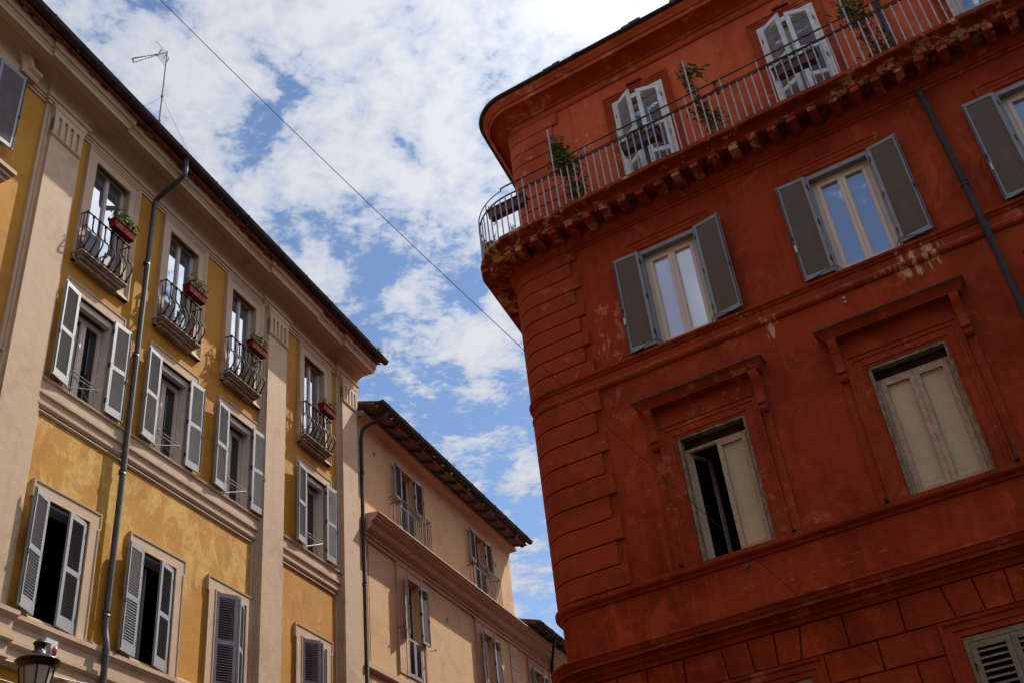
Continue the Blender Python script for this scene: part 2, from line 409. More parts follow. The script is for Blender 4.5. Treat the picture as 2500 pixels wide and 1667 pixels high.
def pane_box(F, u0, u1, z0, z1, off, mat, parent, name='pane', th=.008):
    mb = MB(); p = F.P(u0, off, z0); q = F.P(u1, off, z1)
    mb.box(p.x, q.x, p.y, p.y+th, p.z, q.z)
    return obj(name, mb, mat, parent)
def casing(mb, F, u0, u1, z0, z1, off, fw=.06, sw=.055, d=.06, mullion=.05, bead=.012, open_left=False, open_right=False):
    """fixed frame with two sashes; returns the two pane rectangles"""
    def bx(a, b, c, e, o1, o0):
        p = F.P(a, o1, c); q = F.P(b, o0, e); mb.box(p.x, q.x, p.y, q.y, p.z, q.z)
    bx(u0, u0+fw, z0, z1, off, off-d); bx(u1-fw, u1, z0, z1, off, off-d)
    bx(u0+fw, u1-fw, z1-fw, z1, off-.001, off-d); bx(u0+fw, u1-fw, z0, z0+fw*.6, off-.001, off-d)
    um = (u0+u1)/2; rects = []
    for a, b, op in ((u0+fw, um, open_left), (um, u1-fw, open_right)):
        c, e = z0+fw*.6, z1-fw
        rects.append((a+sw, b-sw, c+sw, e-sw))
        if op: continue
        o = off+.012
        bx(a+.002, a+sw, c+.002, e-.002, o, off-d+.01); bx(b-sw, b-.002, c+.002, e-.002, o, off-d+.01)
        bx(a+sw, b-sw, c+.002, c+sw, o-.001, off-d+.01); bx(a+sw, b-sw, e-sw, e-.002, o-.001, off-d+.01)
        for x0, x1, y0, y1 in ((a+sw, a+sw+bead, c+sw, e-sw), (b-sw-bead, b-sw, c+sw, e-sw)):
            bx(x0, x1, y0, y1, off-.01, off-.03)
    return rects

def roof_part(F, parent, u0, u1, zeave, o_front, run, pitch=.3, seed=1, soffit=True):
    """tiled roof: slab, rows of cover tiles, ragged tile ends over the eave"""
    rng = random.Random(seed); mb = MB()
    zb = zeave + (o_front+run)*pitch
    a, b = F.P(u0, o_front-.1, zeave), F.P(u1, o_front-.1, zeave); c, d = F.P(u1, -run, zb), F.P(u0, -run, zb)
    up = Vector((0, 0, .05))
    mb.hexa([a-up, b-up, c-up, d-up, a, b, c, d])
    n = int((u1-u0)/.21)
    for i in range(n):
        u = u0+(i+.5)*(u1-u0)/n; e = rng.uniform(-.05, .06); zz = rng.uniform(0, .02)
        secs = []
        for o, z in ((o_front+e, zeave-.01+zz), (-run, zb)):
            secs.append([F.P(u+.085*math.cos(t*math.pi/5), o, z+.075*math.sin(t*math.pi/5)) for t in range(6)] +
                        [F.P(u+.07*math.cos(t*math.pi/5), o, z+.06*math.sin(t*math.pi/5)) for t in range(5, -1, -1)])
        mb.sweep(secs)
        # channel tile between the cover tiles, seen from below at the eave
        secs = []; u += .105
        for o, z in ((o_front+rng.uniform(-.12, .02), zeave-.02+zz), (-.3, zeave-.02+(o_front+.3)*pitch)):
            secs.append([F.P(u+.08*math.cos(math.pi+t*math.pi/4), o, z+.01+.05*math.sin(math.pi+t*math.pi/4)) for t in range(5)] +
                        [F.P(u+.065*math.cos(math.pi+t*math.pi/4), o, z+.01+.038*math.sin(math.pi+t*math.pi/4)) for t in range(4, -1, -1)])
        mb.sweep(secs)
    return obj('roof', mb, TILE, parent)
def gutter_part(F, parent, u0, u1, o, z, r=.085, step=1.05, off0=.3):
    mb = MB(); secs = []
    for u in (u0, u1):
        secs.append([F.P(u, o+r*math.cos(t*math.pi/8), z+r*math.sin(t*math.pi/8)) for t in range(-8, 1)] +
                    [F.P(u, o+(r-.012)*math.cos(t*math.pi/8), z+(r-.012)*math.sin(t*math.pi/8)) for t in range(0, -9, -1)])
    mb.sweep(secs)
    for u in (u0, u1):
        mb.add([F.P(u, o+r*math.cos(t*math.pi/8), z+r*math.sin(t*math.pi/8)) for t in range(-8, 1)], [tuple(range(9))])
    mb.tube([F.P(u0, o+r, z+.004), F.P(u1, o+r, z+.004)], .014, 6)
    u = u0+off0
    while u < u1:
        p = [F.P(u, o+(r+.008)*math.cos(t*math.pi/6), z+(r+.008)*math.sin(t*math.pi/6)) for t in range(-6, 1)]
        mb.tube(p, .012, 4); mb.box(p[-1].x-.015, p[-1].x+.015, p[-1].y-.012, p[-1].y+.012, p[-1].z, p[-1].z+.035)
        u += step
    return obj('gutter', mb, GUTTER, parent, smooth=False)
def pipe_part(parent, pts, r, mat, collars=()):
    # round the elbows
    P = [Vector(p) for p in pts]; out = [P[0]]
    for i in range(1, len(P)-1):
        a, b, c = P[i-1], P[i], P[i+1]; k = min(.14, (a-b).length*.4, (c-b).length*.4)
        p0 = b+(a-b).normalized()*k; p1 = b+(c-b).normalized()*k
        for t in (0, .25, .5, .75, 1): out.append(p0*(1-t)**2+b*2*t*(1-t)+p1*t*t)
    out.append(P[-1])
    mb = MB(); mb.tube(out, r, 10)
    for c in collars:
        mb.tube([Vector(c)+Vector((0, 0, -.035)), Vector(c)+Vector((0, 0, .035))], r*1.22, 10)
    return obj('downpipe', mb, mat, parent, smooth=True)

# ================================================================== YELLOW BUILDING (left)
L = Facade((.30978309, .95080725), 12.5, 12.0)
yb = L.root('yellow_building', 'tall ochre yellow palazzo with beige pilasters, grey louvred shutters and small iron balconies at left', 'building')
GZ = -EYE
LC = [(12.55, 13.61), (14.99, 16.04), (17.38, 18.40), (20.65, 21.69)]
EC = (8.25, 9.75)
L0, L1 = -14.0, 23.4
TOPZ = (13.88, 16.57); MIDZ = (10.95, 13.00); LOWZ = (6.76, 8.78)
holes = []
for a, b in LC:
    holes += [(a, b, *TOPZ), (a, b, *MIDZ), (a, b, *LOWZ)]
holes.append((EC[0], EC[1], 13.95, 16.45))
mb = MB(); wall_grid(mb, L, L0, L1, GZ, 17.45, holes, 0, .32, 0, 1); shell(mb, L, L0, L1, GZ, 17.45, 10)
obj('wall', mb, [OCHRE, BEIGE], yb)
roof_part(L, yb, L0, L1+.08, 17.56, .95, 6.0, .30, 3)
gutter_part(L, yb, L0, L1+.16, .955, 17.53, .095, 1.3, .55)
# ragged masonry and rafters under the tiles
mb = MB(); rng = random.Random(5); u = L0
while u < L1-.1:
    w = rng.uniform(.10, .22); d = rng.uniform(.70, .84)
    p = L.P(u, d, 17.40+rng.uniform(-.01, .02)); q = L.P(u+w, .1, 17.50)
    mb.box(p.x, q.x, p.y, q.y, p.z, q.z); u += w+rng.uniform(.06, .24)
p0 = [L.P(L0, .86, 17.42), L.P(L1+.05, .86, 17.42), L.P(L1+.05, -.1, 17.70), L.P(L0, -.1, 17.70)]
mb.hexa(p0 + [q + Vector((0, 0, .012)) for q in p0])
obj('eave_masonry', mb, SOFFIT, yb)

PIL = [(11.15, 11.93), (18.78, 19.60), (22.42, 23.22)]
def breaks(k, lo, hi, m=.12):
    """plan polyline running along the facade, stepping out by k over each pilaster"""
    pts = [(lo-L.u0, 0)]
    for a, b in PIL:
        a -= m; b += m
        pts += [(a-L.u0, 0), (a-L.u0, -k), (b-L.u0, -k)]
        if b < L1-.1: pts += [(b-L.u0, 0)]
    return pts
# architrave and crowning cornice, both breaking forward over the pilasters and returning at the far end
pts = breaks(.07, L0, L1); pts += [(L1-L.u0, -.07)]
arch = close_prof([(.03, 16.70), (.03, 16.76), (.055, 16.765), (.055, 16.82), (.085, 16.83), (.10, 16.87), (.10, 16.90), (.05, 16.91)])
mb = MB(); moulding(mb, plan_path(pts), arch); obj('architrave', mb, BEIGE, yb)
cor = [(.03, 16.90)] + [(.03+.29*(1-math.cos(t*math.pi/16)), 16.93+.25*math.sin(t*math.pi/16)) for t in range(0, 9)]
cor += [(.335, 17.18), (.335, 17.165), (.365, 17.165), (.365, 17.185), (.575, 17.17), (.575, 17.14), (.60, 17.14)]
cor += [(.61, 17.22), (.625, 17.23), (.63, 17.265), (.645, 17.27), (.645, 17.285), (.675, 17.29), (.685, 17.40), (.70, 17.41), (.70, 17.44)]
mb = MB(); moulding(mb, plan_path([(x, (y*.85)) for x, y in pts]), close_prof(cor)); obj('cornice', mb, BEIGE, yb)

def pilaster(u0, u1):
    mb = MB()
    def bx(a, b, o, z0, z1, o0=-.01):
        p = L.P(a, o, z0); q = L.P(b, o0, z1); mb.box(p.x, q.x, p.y, q.y, p.z, q.z)
    bx(u0-.13, u1+.13, .055, GZ, 16.70); bx(u0-.06, u1+.06, .085, GZ, 16.69)
    bx(u0, u1, .16, GZ, 15.93)
    bx(u0-.03, u1+.03, .195, 15.93, 15.965); bx(u0-.015, u1+.015, .18, 15.90, 15.93)
    ob = obj('pilaster', mb, BEIGE, yb)
    # fluted capital
    cb = MB()
    def cx(a, b, o, z0, z1, o0=.08):
        p = L.P(a, o, z0); q = L.P(b, o0, z1); cb.box(p.x, q.x, p.y, q.y, p.z, q.z)
    cx(u0, u1, .150, 15.965, 16.70)
    n = 4; W = u1-u0; fw = .085; gap = (W-n*fw)/(n+1)*.9; st = (W-(n*fw+(n-1)*gap))/2
    zt = 16.40; rr = fw/2
    edges = [u0]
    for i in range(n):
        a = u0+st+i*(fw+gap); edges += [a, a+fw]
    edges.append(u1)
    for i in range(0, len(edges), 2): cx(edges[i], edges[i+1], .195, 15.965, zt)
    top = [(u0, zt)]
    for i in range(n):
        a = u0+st+i*(fw+gap)
        top += [(a+rr-rr*math.cos(t*math.pi/8), zt+rr*math.sin(t*math.pi/8)) for t in range(0, 9)]
    top += [(u1, zt)]
    # top piece as strips so that it stays planar and convex per face
    for (ua, za), (ub, zb) in zip(top, top[1:]):
        if ub-ua < 1e-6: continue
        cb.hexa([L.P(ua, .195, za), L.P(ub, .195, zb), L.P(ub, .15, zb), L.P(ua, .15, za),
                 L.P(ua, .195, 16.58), L.P(ub, .195, 16.58), L.P(ub, .15, 16.58), L.P(ua, .15, 16.58)])
    # concave flare at both flanks
    for s, ue in ((-1, u0), (1, u1)):
        prof = [(0, 16.02)] + [(.09*(1-math.cos(t*math.pi/12)), 16.36+.30*math.sin(t*math.pi/12)) for t in range(0, 7)] + [(0, 16.66)]
        cb.prism(prof, lambda p, t: L.P(ue+s*p[0], t, p[1]), .09, .193)
    cx(u0, u1, .205, 16.585, 16.70)
    obj('capital', cb, BEIGE, ob)
for a, b in PIL: pilaster(a, b)

# string course below the middle windows, one run per bay
course = close_prof([(.02, 10.34), (.035, 10.345), (.05, 10.37), (.065, 10.40), (.068, 10.45), (.045, 10.465), (.045, 10.56), (.06, 10.575), (.085, 10.60), (.088, 10.655),
                     (.06, 10.66), (.06, 10.86), (.08, 10.87), (.095, 10.885), (.10, 10.92)])
for a, b in ((7.0, 11.10), (11.95, 18.77), (19.61, 22.41)):
    mb = MB(); moulding(mb, sub_path(L, (a, b)), course); obj('string_course', mb, BEIGE, yb)
lowc = close_prof([(.03, 5.92), (.06, 5.93), (.10, 5.98), (.10, 6.02), (.07, 6.03), (.07, 6.20), (.10, 6.21), (.125, 6.25), (.125, 6.32), (.09, 6.33), (.09, 6.55),
                   (.11, 6.57), (.14, 6.62), (.15, 6.63), (.15, 6.70), (.10, 6.72)])
mb = MB(); moulding(mb, plan_path(breaks(.10, L0, L1) + [(L1-L.u0, -.10), (L1-L.u0, 9.9)]), lowc); obj('string_course', mb, BEIGE, yb)
# raised bead framing the ochre panels
def panel_bead(u0, u1, z0, z1):
    mb = MB(); frame_sweep(mb, L, [(u0, z0), (u1, z0), (u1, z1), (u0, z1)], [(-.035, -.01), (-.035, .022), (-.02, .035), (.0, .035), (.012, .018), (.03, .015), (.03, -.01)], True)
    obj('panel_bead', mb, BEIGE, yb)
panel_bead(12.10, 18.60, 6.78, 10.29); panel_bead(19.77, 22.24, 6.78, 10.29)

def eared_surround(parent, a, b, z0, z1, m=.27, ear=.035, top=.27, sill=True):
    """flat beige band with an eared outer bead around an opening"""
    mb = MB()
    def bx(x0, x1, o, c, d):
        p = L.P(x0, o, c); q = L.P(x1, -.01, d); mb.box(p.x, q.x, p.y, q.y, p.z, q.z)
    bx(a-m, a, .045, z0, z1+top); bx(b, b+m, .045, z0, z1+top); bx(a, b, .045, z1, z1+top)
    zt = z1+top; ze = zt-.34
    out = [(a-m, z0), (a-m, ze), (a-m-ear, ze+.03), (a-m-ear, zt), (b+m+ear, zt), (b+m+ear, ze+.03), (b+m, ze), (b+m, z0)]
    frame_sweep(mb, L, out, [(-.05, .0), (-.05, .05), (-.035, .06), (-.008, .062), (.0, .05), (.0, .0)])
    frame_sweep(mb, L, [(a, z0), (a, z1), (b, z1), (b, z0)], [(.0, .0), (.0, .05), (.012, .062), (.035, .062), (.045, .05), (.045, .0)])
    if sill:
        bx(a-m, b+m, .05, z0-.02, z0)
    return obj('surround', mb, BEIGE, parent)
SH_L = dict(t=.04, pitch=.046, frame=SHUT_L, slat=SHUT_L, bot=.16, tilt=33)
SH_LW = dict(t=.04, pitch=.050, frame=SHUT_L, slat=SHUT_L, bot=.2, tilt=33)

def iron_balcony(a, b):
    """stone slab on mouldings with a goose-bellied wrought iron guard"""
    sb = MB(); u0, u1 = a-.27, b-.06
    for o, z0, z1, k in ((.25, 13.77, 13.80, 0), (.28, 13.80, 13.84, -.02), (.20, 13.71, 13.77, .05), (.14, 13.64, 13.71, .09)):
        p = L.P(u0+k, o, z0); q = L.P(u1-k, -.01, z1); sb.box(p.x, q.x, p.y, q.y, p.z, q.z)
    bal = obj('balcony', sb, STONE, yb)
    rb = MB(); zb, zt = 13.90, 14.80; o0 = .24; ru0, ru1 = a-.25, b-.08
    for z, r in ((zb, .016), (zt, .017)):
        rb.tube([L.P(ru0, .02, z), L.P(ru0, o0, z), L.P(ru1, o0, z), L.P(ru1, .02, z)], r, 6)
    def spiral(c, r, sgn):
        return [L.P(c[0], c[1]+sgn*r*(1-t/14)*math.cos(t*.55), c[2]+r*(1-t/14)*math.sin(t*.55)) for t in range(0, 13)]
    def goose(u, o, du=0, do=1):
        # straight drop, small scroll, then an S-shaped belly back to the foot
        pts = []
        pts += [(0, zt), (0, zt-.28), (.01, zt-.38)]
        for t in range(0, 9):
            k = t/8.0
            pts.append((.02+.15*math.sin(k*math.pi)*(1-.35*k), zt-.40-k*(zt-.40-zb)))
        rb.tube([L.P(u+du*d, o+do*d, z) for d, z in pts], .016, 5)
        rb.tube([L.P(u, o-.005+.035*math.cos(t*.6), zt-.38+.035*math.sin(t*.6)) for t in range(0, 9)], .012, 5)
        rb.tube([L.P(u, o+.03+.028*math.cos(t*.6), zb-.0+.028*math.sin(t*.6)) for t in range(0, 11)], .012, 5)
        rb.tube([L.P(u, o+.03*math.cos(t*.6), zt-.02+.03*math.sin(t*.6)) for t in range(0, 11)], .011, 5)
    n = 8
    for i in range(n): goose(ru0+(ru1-ru0)*i/(n-1), o0)
    for o in (.08, .16):
        for u in (ru0, ru1): rb.tube([L.P(u, o, zb), L.P(u, o, zt)], .012, 5)
    obj('railing', rb, IRON, bal)
    return bal
SCREEN = plain('grey_windbreak_sheet', (.120, .125, .135), .6, var=.15, sc=5)

for ci, (a, b) in enumerate(LC):
    # --- top storey: french window, moulded frame on four sides, little balcony
    mb = MB(); r = casing(mb, L, a, b, TOPZ[0], TOPZ[1]-.06, -.13, .04, .036, .07)
    w = obj('window', mb, CASE_L, yb)
    for q in r: pane_box(L, *q, -.155, GLASS_T, w)
    mb = MB()
    frame_sweep(mb, L, [(a-.28, 13.68), (a-.28, 16.70), (b+.26, 16.70), (b+.26, 13.68)], [(-.28, -.01), (-.28, .04), (-.10, .04), (-.09, .055), (-.06, .06), (-.03, .085), (.0, .085), (.0, -.01)])
    frame_sweep(mb, L, [(b+.26, 13.68), (a-.28, 13.68)], [(-.2, -.01), (-.2, .04), (-.10, .045), (-.05, .075), (.0, .085), (.0, -.01)])
    obj('surround', mb, BEIGE, w)
    bal = iron_balcony(a, b)
    if ci < 2:
        for u0, u1, z1, o in (((a-.20, a+.22, 14.42, .20), (a+.42, a+.60, 14.28, .16)), ((a-.20, a+.12, 14.30, .20), (a+.30, a+.62, 14.36, .15)))[ci]:
            mb = MB(); p = L.P(u0, o, 13.85); q = L.P(u1, o-.012, z1); mb.box(p.x, q.x, p.y, q.y, p.z, q.z); obj('windbreak', mb, SCREEN, bal)
    # --- middle storey
    mb = MB(); r = casing(mb, L, a, b, MIDZ[0], MIDZ[1]-.14, -.20, .06, .06, .06)
    p = L.P(a, .0, MIDZ[1]-.14); q = L.P(b, -.1, MIDZ[1]); mb.box(p.x, q.x, p.y, q.y, p.z, q.z)
    p = L.P(a, .0, MIDZ[0]); q = L.P(a+.05, -.19, MIDZ[1]-.14); mb.box(p.x, q.x, p.y, q.y, p.z, q.z)
    p = L.P(b-.05, .0, MIDZ[0]); q = L.P(b, -.19, MIDZ[1]-.14); mb.box(p.x, q.x, p.y, q.y, p.z, q.z)
    w = obj('window', mb, [CASE_L], yb)
    for q in r: pane_box(L, *q, -.23, GLASS_D, w)
    eared_surround(w, a, b, MIDZ[0], MIDZ[1])
    add_leaf(w, L, a+.02, 1, (171, 174, 175, 173)[ci], MIDZ[0]+.03, .125, .48, 2.03, **SH_L)
    add_leaf(w, L, b-.06, -1, (179, 178, 178, 177)[ci], MIDZ[0]+.03, .125, .48, 2.03, **SH_L)
    mb = MB()
    for z in (11.36, 11.28): mb.tube([L.P(a+.03, .10, z), L.P(b-.25, .10, z-.01)], .010, 5)
    mb.tube([L.P(a+.02, .10, 10.97), L.P(b-.25, .12, 11.32)], .009, 5); mb.tube([L.P(a+.03, .10, 11.36), L.P(b-.45, .10, 10.97)], .009, 5)
    obj('guard_rail', mb, STEEL, w)
    # --- lower storey
    mb = MB()
    for x0, x1 in ((a, a+.05), (b-.05, b)):
        p = L.P(x0, .0, LOWZ[0]); q = L.P(x1, -.2, LOWZ[1]); mb.box(p.x, q.x, p.y, q.y, p.z, q.z)
    p = L.P(a+.05, .0, LOWZ[1]-.06); q = L.P(b-.05, -.2, LOWZ[1]); mb.box(p.x, q.x, p.y, q.y, p.z, q.z)
    if ci == 1:   # pale reveal of the inner casement standing open
        p = L.P(a+.55, -.25, LOWZ[0]); q = L.P(a+.59, -.70, LOWZ[1]-.1); mb.box(p.x, q.x, p.y, q.y, p.z, q.z)
    w = obj('window', mb, SHUT_L, yb)
    eared_surround(w, a, b, LOWZ[0], LOWZ[1])
    if ci < 2:
        add_leaf(w, L, a+.03, 1, (163, 172)[ci], LOWZ[0]+.02, .125, .49, 2.0, **SH_LW)
        add_leaf(w, L, b-.04, -1, (9, 11)[ci], LOWZ[0]+.02, .0, .49, 1.98, **SH_LW)
    else:
        add_leaf(w, L, a+.03, 1, 27, LOWZ[0]+.02, .0, .49, 2.0, **dict(SH_LW, frame=SHUT_LSHADE, slat=SHUT_LSHADE))
        add_leaf(w, L, b-.04, -1, 25, LOWZ[0]+.02, .0, .49, 2.0, **SH_LW)

# --- the bay at the left picture edge: pedimented window with a broad balcony
a, b = EC
mb = MB(); r = casing(mb, L, a, b, 13.95, 16.40, -.16, .07, .06, .07); w = obj('window', mb, CASE_L, yb)
for q in r: pane_box(L, *q, -.2, GLASS_T, w)
mb = MB()
frame_sweep(mb, L, [(a-.42, 13.95), (a-.42, 16.78), (b+.42, 16.78), (b+.42, 13.95)], [(-.36, -.01), (-.36, .04), (-.2, .045), (-.12, .09), (-.06, .10), (.0, .12), (.0, -.01)])
um = (a+b)/2
arc = [(um+1.30*math.cos(math.pi*(1-t/16)), 16.85+.72*math.sin(math.pi*(1-t/16))) for t in range(17)]
arc = [(arc[0][0]-.3, 16.85)] + arc + [(arc[-1][0]+.3, 16.85)]
frame_sweep(mb, L, arc, [(-.10, -.01), (-.10, .16), (-.06, .19), (-.02, .20), (.03, .27), (.08, .28), (.08, -.01)])
for s in (-1, 1):
    mb.tube([L.P(um+s*(1.02+.16*math.cos(t*.6)*(1-t/16)), .2, 17.5+.16*math.sin(t*.6)*(1-t/16)) for t in range(14)], .05, 6)
obj('surround', mb, BEIGE, w)
add_leaf(w, L, b-.03, -1, 176, 14.75, .17, .62, 1.85, **dict(SH_L, frame=SHUT_R, slat=SHUT_LSHADE, mids=(), bot=.08, pitch=.03))
mb = MB()
for o, z0, z1, k in ((.62, 13.80, 13.88, 0), (.56, 13.72, 13.80, .05), (.50, 13.64, 13.72, .1)):
    p = L.P(a-.45+k, o, z0); q = L.P(10.19-k, -.01, z1); mb.box(p.x, q.x, p.y, q.y, p.z, q.z)
for u in (a-.2, 9.75):
    mb.prism([(0, 13.64), (.45, 13.64), (.42, 13.52), (.25, 13.40), (.12, 13.15), (0, 13.05)], lambda p, t: L.P(t, p[0], p[1]), u-.09, u+.09)
bal = obj('balcony', mb, BEIGE, yb)
mb = MB()
for z in (13.95, 14.75): mb.tube([L.P(a-.4, .02, z), L.P(a-.4, .5, z), L.P(9.55, .5, z), L.P(9.55, .02, z)], .017, 6)
for i in range(12):
    u = a-.4+(9.55-a+.4)*i/11; mb.tube([L.P(u, .5, 13.88), L.P(u, .5, 14.75)], .012, 5)
obj('railing', mb, IRON, bal)

pipe_part(yb, [L.P(14.14, .955, 17.46), L.P(14.15, .95, 16.98), L.P(14.24, .14, 16.66), L.P(14.2, .12, 7.05), L.P(14.2, .21, 6.72), L.P(14.2, .21, 5.7), L.P(14.2, .14, 5.4), L.P(14.2, .14, GZ)],
          .058, PIPE_L, [L.P(14.215, .125, 14.9), L.P(14.205, .12, 12.6), L.P(14.2, .12, 10.0), L.P(14.2, .12, 7.3)])
# alarm box on the wall above the lamp, pale cables along the lower course
mb = MB(); p = L.P(12.92, .13, 6.16); q = L.P(13.18, .0, 6.53); mb.box(p.x, q.x, p.y, q.y, p.z, q.z)
for i in range(7):
    z = 6.44-i*.032; a_ = L.P(12.94, .135, z); b_ = L.P(13.04, .128, z+.016); mb.box(a_.x, b_.x, a_.y, b_.y, a_.z, b_.z, 1)
ab = obj('alarm_box', mb, [BOXWHITE, BLACK], yb)
mb = MB(); mb.lathe([(.0, -.08), (.03, -.065), (.042, 0), (.03, .065), (0, .08)], 12, L.P(13.115, .14, 6.36)); obj('alarm_lens', mb, LENSRED, ab, smooth=True)
mb = MB()
for k, (z, s) in enumerate(((6.05, .10), (5.86, .16))):
    pts = [L.P(10.5+3.7*t/14, .14+.03*math.sin(t), z-.1*k*t/14-s*math.sin(math.pi*t/14)+.02*t/14) for t in range(15)]
    mb.tube(pts, .011, 5)
mb.tube([L.P(14.2+.05*t, .22, 5.9-.02*t*t/3) for t in range(9)], .012, 5)
obj('facade_cable', mb, WHITECABLE, yb)

# ================================================================== PEACH BUILDING (middle)
M = Facade((.31948392, .9475917), 12.74, 29.0)
pb = M.root('peach_building', 'peach coloured house with brown eaves and grey half height shutters, next to the ochre palazzo', 'building')
M0, M1 = 23.3, 34.45
MT = [(25.85, 26.75), (31.15, 32.05)]; ML = [(25.95, 26.75), (31.30, 32.06)]
holes = [(a, b, 13.10, 15.48) for a, b in MT] + [(a, b, 9.28, 12.08) for a, b in ML]
mb = MB(); wall_grid(mb, M, M0, M1, GZ, 16.12, holes, 0, .28); shell(mb, M, M0, M1, GZ, 16.12, 9)
rng = random.Random(11); z = 13.05
while z < 15.9:      # ragged plaster along the free corner
    h = rng.uniform(.05, .22); p = M.P(M1-.02, -.0, z); q = M.P(M1+rng.uniform(.0, .055), -.25, z+h); mb.box(p.x, q.x, p.y+.004, q.y, p.z, q.z); z += h
obj('wall', mb, PEACH, pb)
ledge = close_prof([(.02, 12.36), (.05, 12.37), (.06, 12.46), (.10, 12.47), (.11, 12.56), (.17, 12.58), (.24, 12.63), (.25, 12.68), (.27, 12.69)] +
                   [(.27+.12*(1-math.cos(t*math.pi/12)), 12.72+.12*math.sin(t*math.pi/12)) for t in range(7)] +
                   [(.43, 12.91), (.47, 12.92), (.48, 12.98), (.52, 12.985), (.52, 13.02), (.0, 13.06)])
mb = MB(); moulding(mb, sub_path(M, (23.56, M1)), ledge); obj('cornice_ledge', mb, PEACHTRIM, pb)
cove = close_prof([(.0, 15.74), (.02, 15.76), (.03, 15.83)] + [(.03+.17*(1-math.cos(t*math.pi/12)), 15.85+.13*math.sin(t*math.pi/12)) for t in range(7)] + [(.21, 16.0), (.24, 16.01), (.25, 16.05), (.25, 16.10)])
mb = MB(); moulding(mb, plan_path([(M0-M.u0, 0), (M1-M.u0, 0), (M1-M.u0, 8.9)]), cove); obj('eave_moulding', mb, PEACHTRIM, pb)
roof_part(M, pb, M0-.05, M1+.26, 16.19, .74, 5.5, .3, 8)
gutter_part(M, pb, M0, M1+.28, .79, 16.235, .10, .95, .4)
def rafters(F, parent, u0, u1, z, o, n, last=.3):
    for i in range(n):
        u = u0+(u1-u0)*i/(n-1); mb = MB()
        mb.prism([(-.2, z+.20), (o, z+.0), (o, z-.05), (o-.06, z-.09), (o-.14, z-.07), (o-.18, z-.01), (.15, z+.04), (-.2, z+.1)], lambda p, t: F.P(t, p[0], p[1]), u-.055, u+.055)
        obj('rafter', mb, WOOD, parent)
rafters(M, pb, 23.75, 34.45, 16.08, .64, 14)
mb = MB(); mb.hexa([M.P(M0, .66, 16.105), M.P(M1+.25, .66, 16.105), M.P(M1+.25, -.2, 16.36), M.P(M0, -.2, 16.36), M.P(M0, .66, 16.12), M.P(M1+.25, .66, 16.12), M.P(M1+.25, -.2, 16.375), M.P(M0, -.2, 16.375)])
obj('eave_boards', mb, SOFFIT, pb)
pipe_part(pb, [M.P(23.78, .78, 16.16), M.P(23.72, .74, 15.95), M.P(23.46, .16, 15.62), M.P(23.43, .10, 15.3), M.P(23.43, .10, GZ)], .055, GUTTER, [M.P(23.43, .10, 14.2), M.P(23.43, .10, 11.0), M.P(23.43, .10, 8.0)])
mb = MB(); moulding(mb, sub_path(M, (23.56, 60 if False else M1)), close_prof([(.02, 8.86), (.06, 8.88), (.08, 8.93), (.08, 9.06), (.03, 9.08)])); obj('string_course', mb, PEACHTRIM, pb)
SH_M = dict(t=.045, pitch=.032, frame=SHUT_M, slat=SHUT_M2, mids=(), bot=.07, top=.07, stile=.06, tilt=30)
SH_MB = dict(t=.045, pitch=.06, frame=SHUT_L, slat=SHUT_L, mids=(), bot=.10, top=.07, stile=.06, tilt=35)
def m_window(F, parent, a, b, z0, z1, zsplit, aL, aR, fr=.55, top=.3, wL=.46, seed=0, lower_open=False):
    mb = MB(); r = casing(mb, F, a, b, z0, z1, -.14, .035, .04, .06); w = obj('window', mb, TAN, parent)
    for q in r: pane_box(F, *q, -.17, GLASS_D, w)
    sb = MB()
    def bx(x0, x1, o, c, d):
        p = F.P(x0, o, c); q = F.P(x1, -.01, d); sb.box(p.x, q.x, p.y, q.y, p.z, q.z)
    bx(a-.12, a, .03, z0, z1); bx(b, b+.12, .03, z0, z1); bx(a-.12, b+.12, .03, z1, z1+.12)
    if fr:
        frame_sweep(sb, F, [(a-fr, z0), (a-fr, z1+top), (b+fr*.4, z1+top), (b+fr*.4, z0)], [(-.09, -.01), (-.09, .03), (-.05, .05), (.0, .06), (.0, -.01)])
        bx(a-fr+.09, a-.12, .02, z0, z1+top-.09); bx(b+.12, b+fr*.4-.09 if fr*.4-.09 > .12 else b+.125, .02, z0, z1+top-.09); bx(a-.12, b+.12, .022, z1+.12, z1+top-.09)
    obj('surround', sb, PEACHTRIM, w)
    hb = z1-.02-zsplit
    add_leaf(w, F, a, 1, aL, zsplit, .10, wL, hb, **SH_M); add_leaf(w, F, b, -1, aR, zsplit, .10, wL, hb, **SH_M)
    for s, hinge in ((1, a+.005), (-1, b-.005)):
        add_leaf(w, F, hinge, s, 0, z0+.02, -.02, (b-a)/2-.01, zsplit-z0-.06, **SH_MB)
    return w
for (a, b) in MT: m_window(M, pb, a, b, 13.10, 15.48, 14.32, 172, 178, fr=0, wL=.5)
for k, (a, b) in enumerate(ML): m_window(M, pb, a, b, 9.28, 12.08, 10.40, (157, 163)[k], 179, fr=.58, top=.30, wL=.44)
for (a, b) in MT:
    mb = MB(); u0, u1 = a-.62, b+.26; o = .41
    for z, r in ((14.05, .016), (13.12, .012)):
        mb.tube([M.P(u0, .0, z), M.P(u0, o, z), M.P(u1, o, z), M.P(u1, .0, z)], r, 5)
    n = 15
    for i in range(n):
        u = u0+(u1-u0)*i/(n-1); mb.tube([M.P(u, o, 13.05), M.P(u, o, 14.05)], .012, 5)
    for i in range(1, 4):
        for u in (u0, u1): mb.tube([M.P(u, o*i/4, 13.06), M.P(u, o*i/4, 14.05)], .009, 5)
    obj('railing', mb, RAILDULL, pb)
mb = MB(); mb.tube([M.P(23.55+.25*t/12+.10*math.sin(t*.5), .03, 12.25-.42*math.sin(math.pi*t/12)) for t in range(13)], .007, 4)
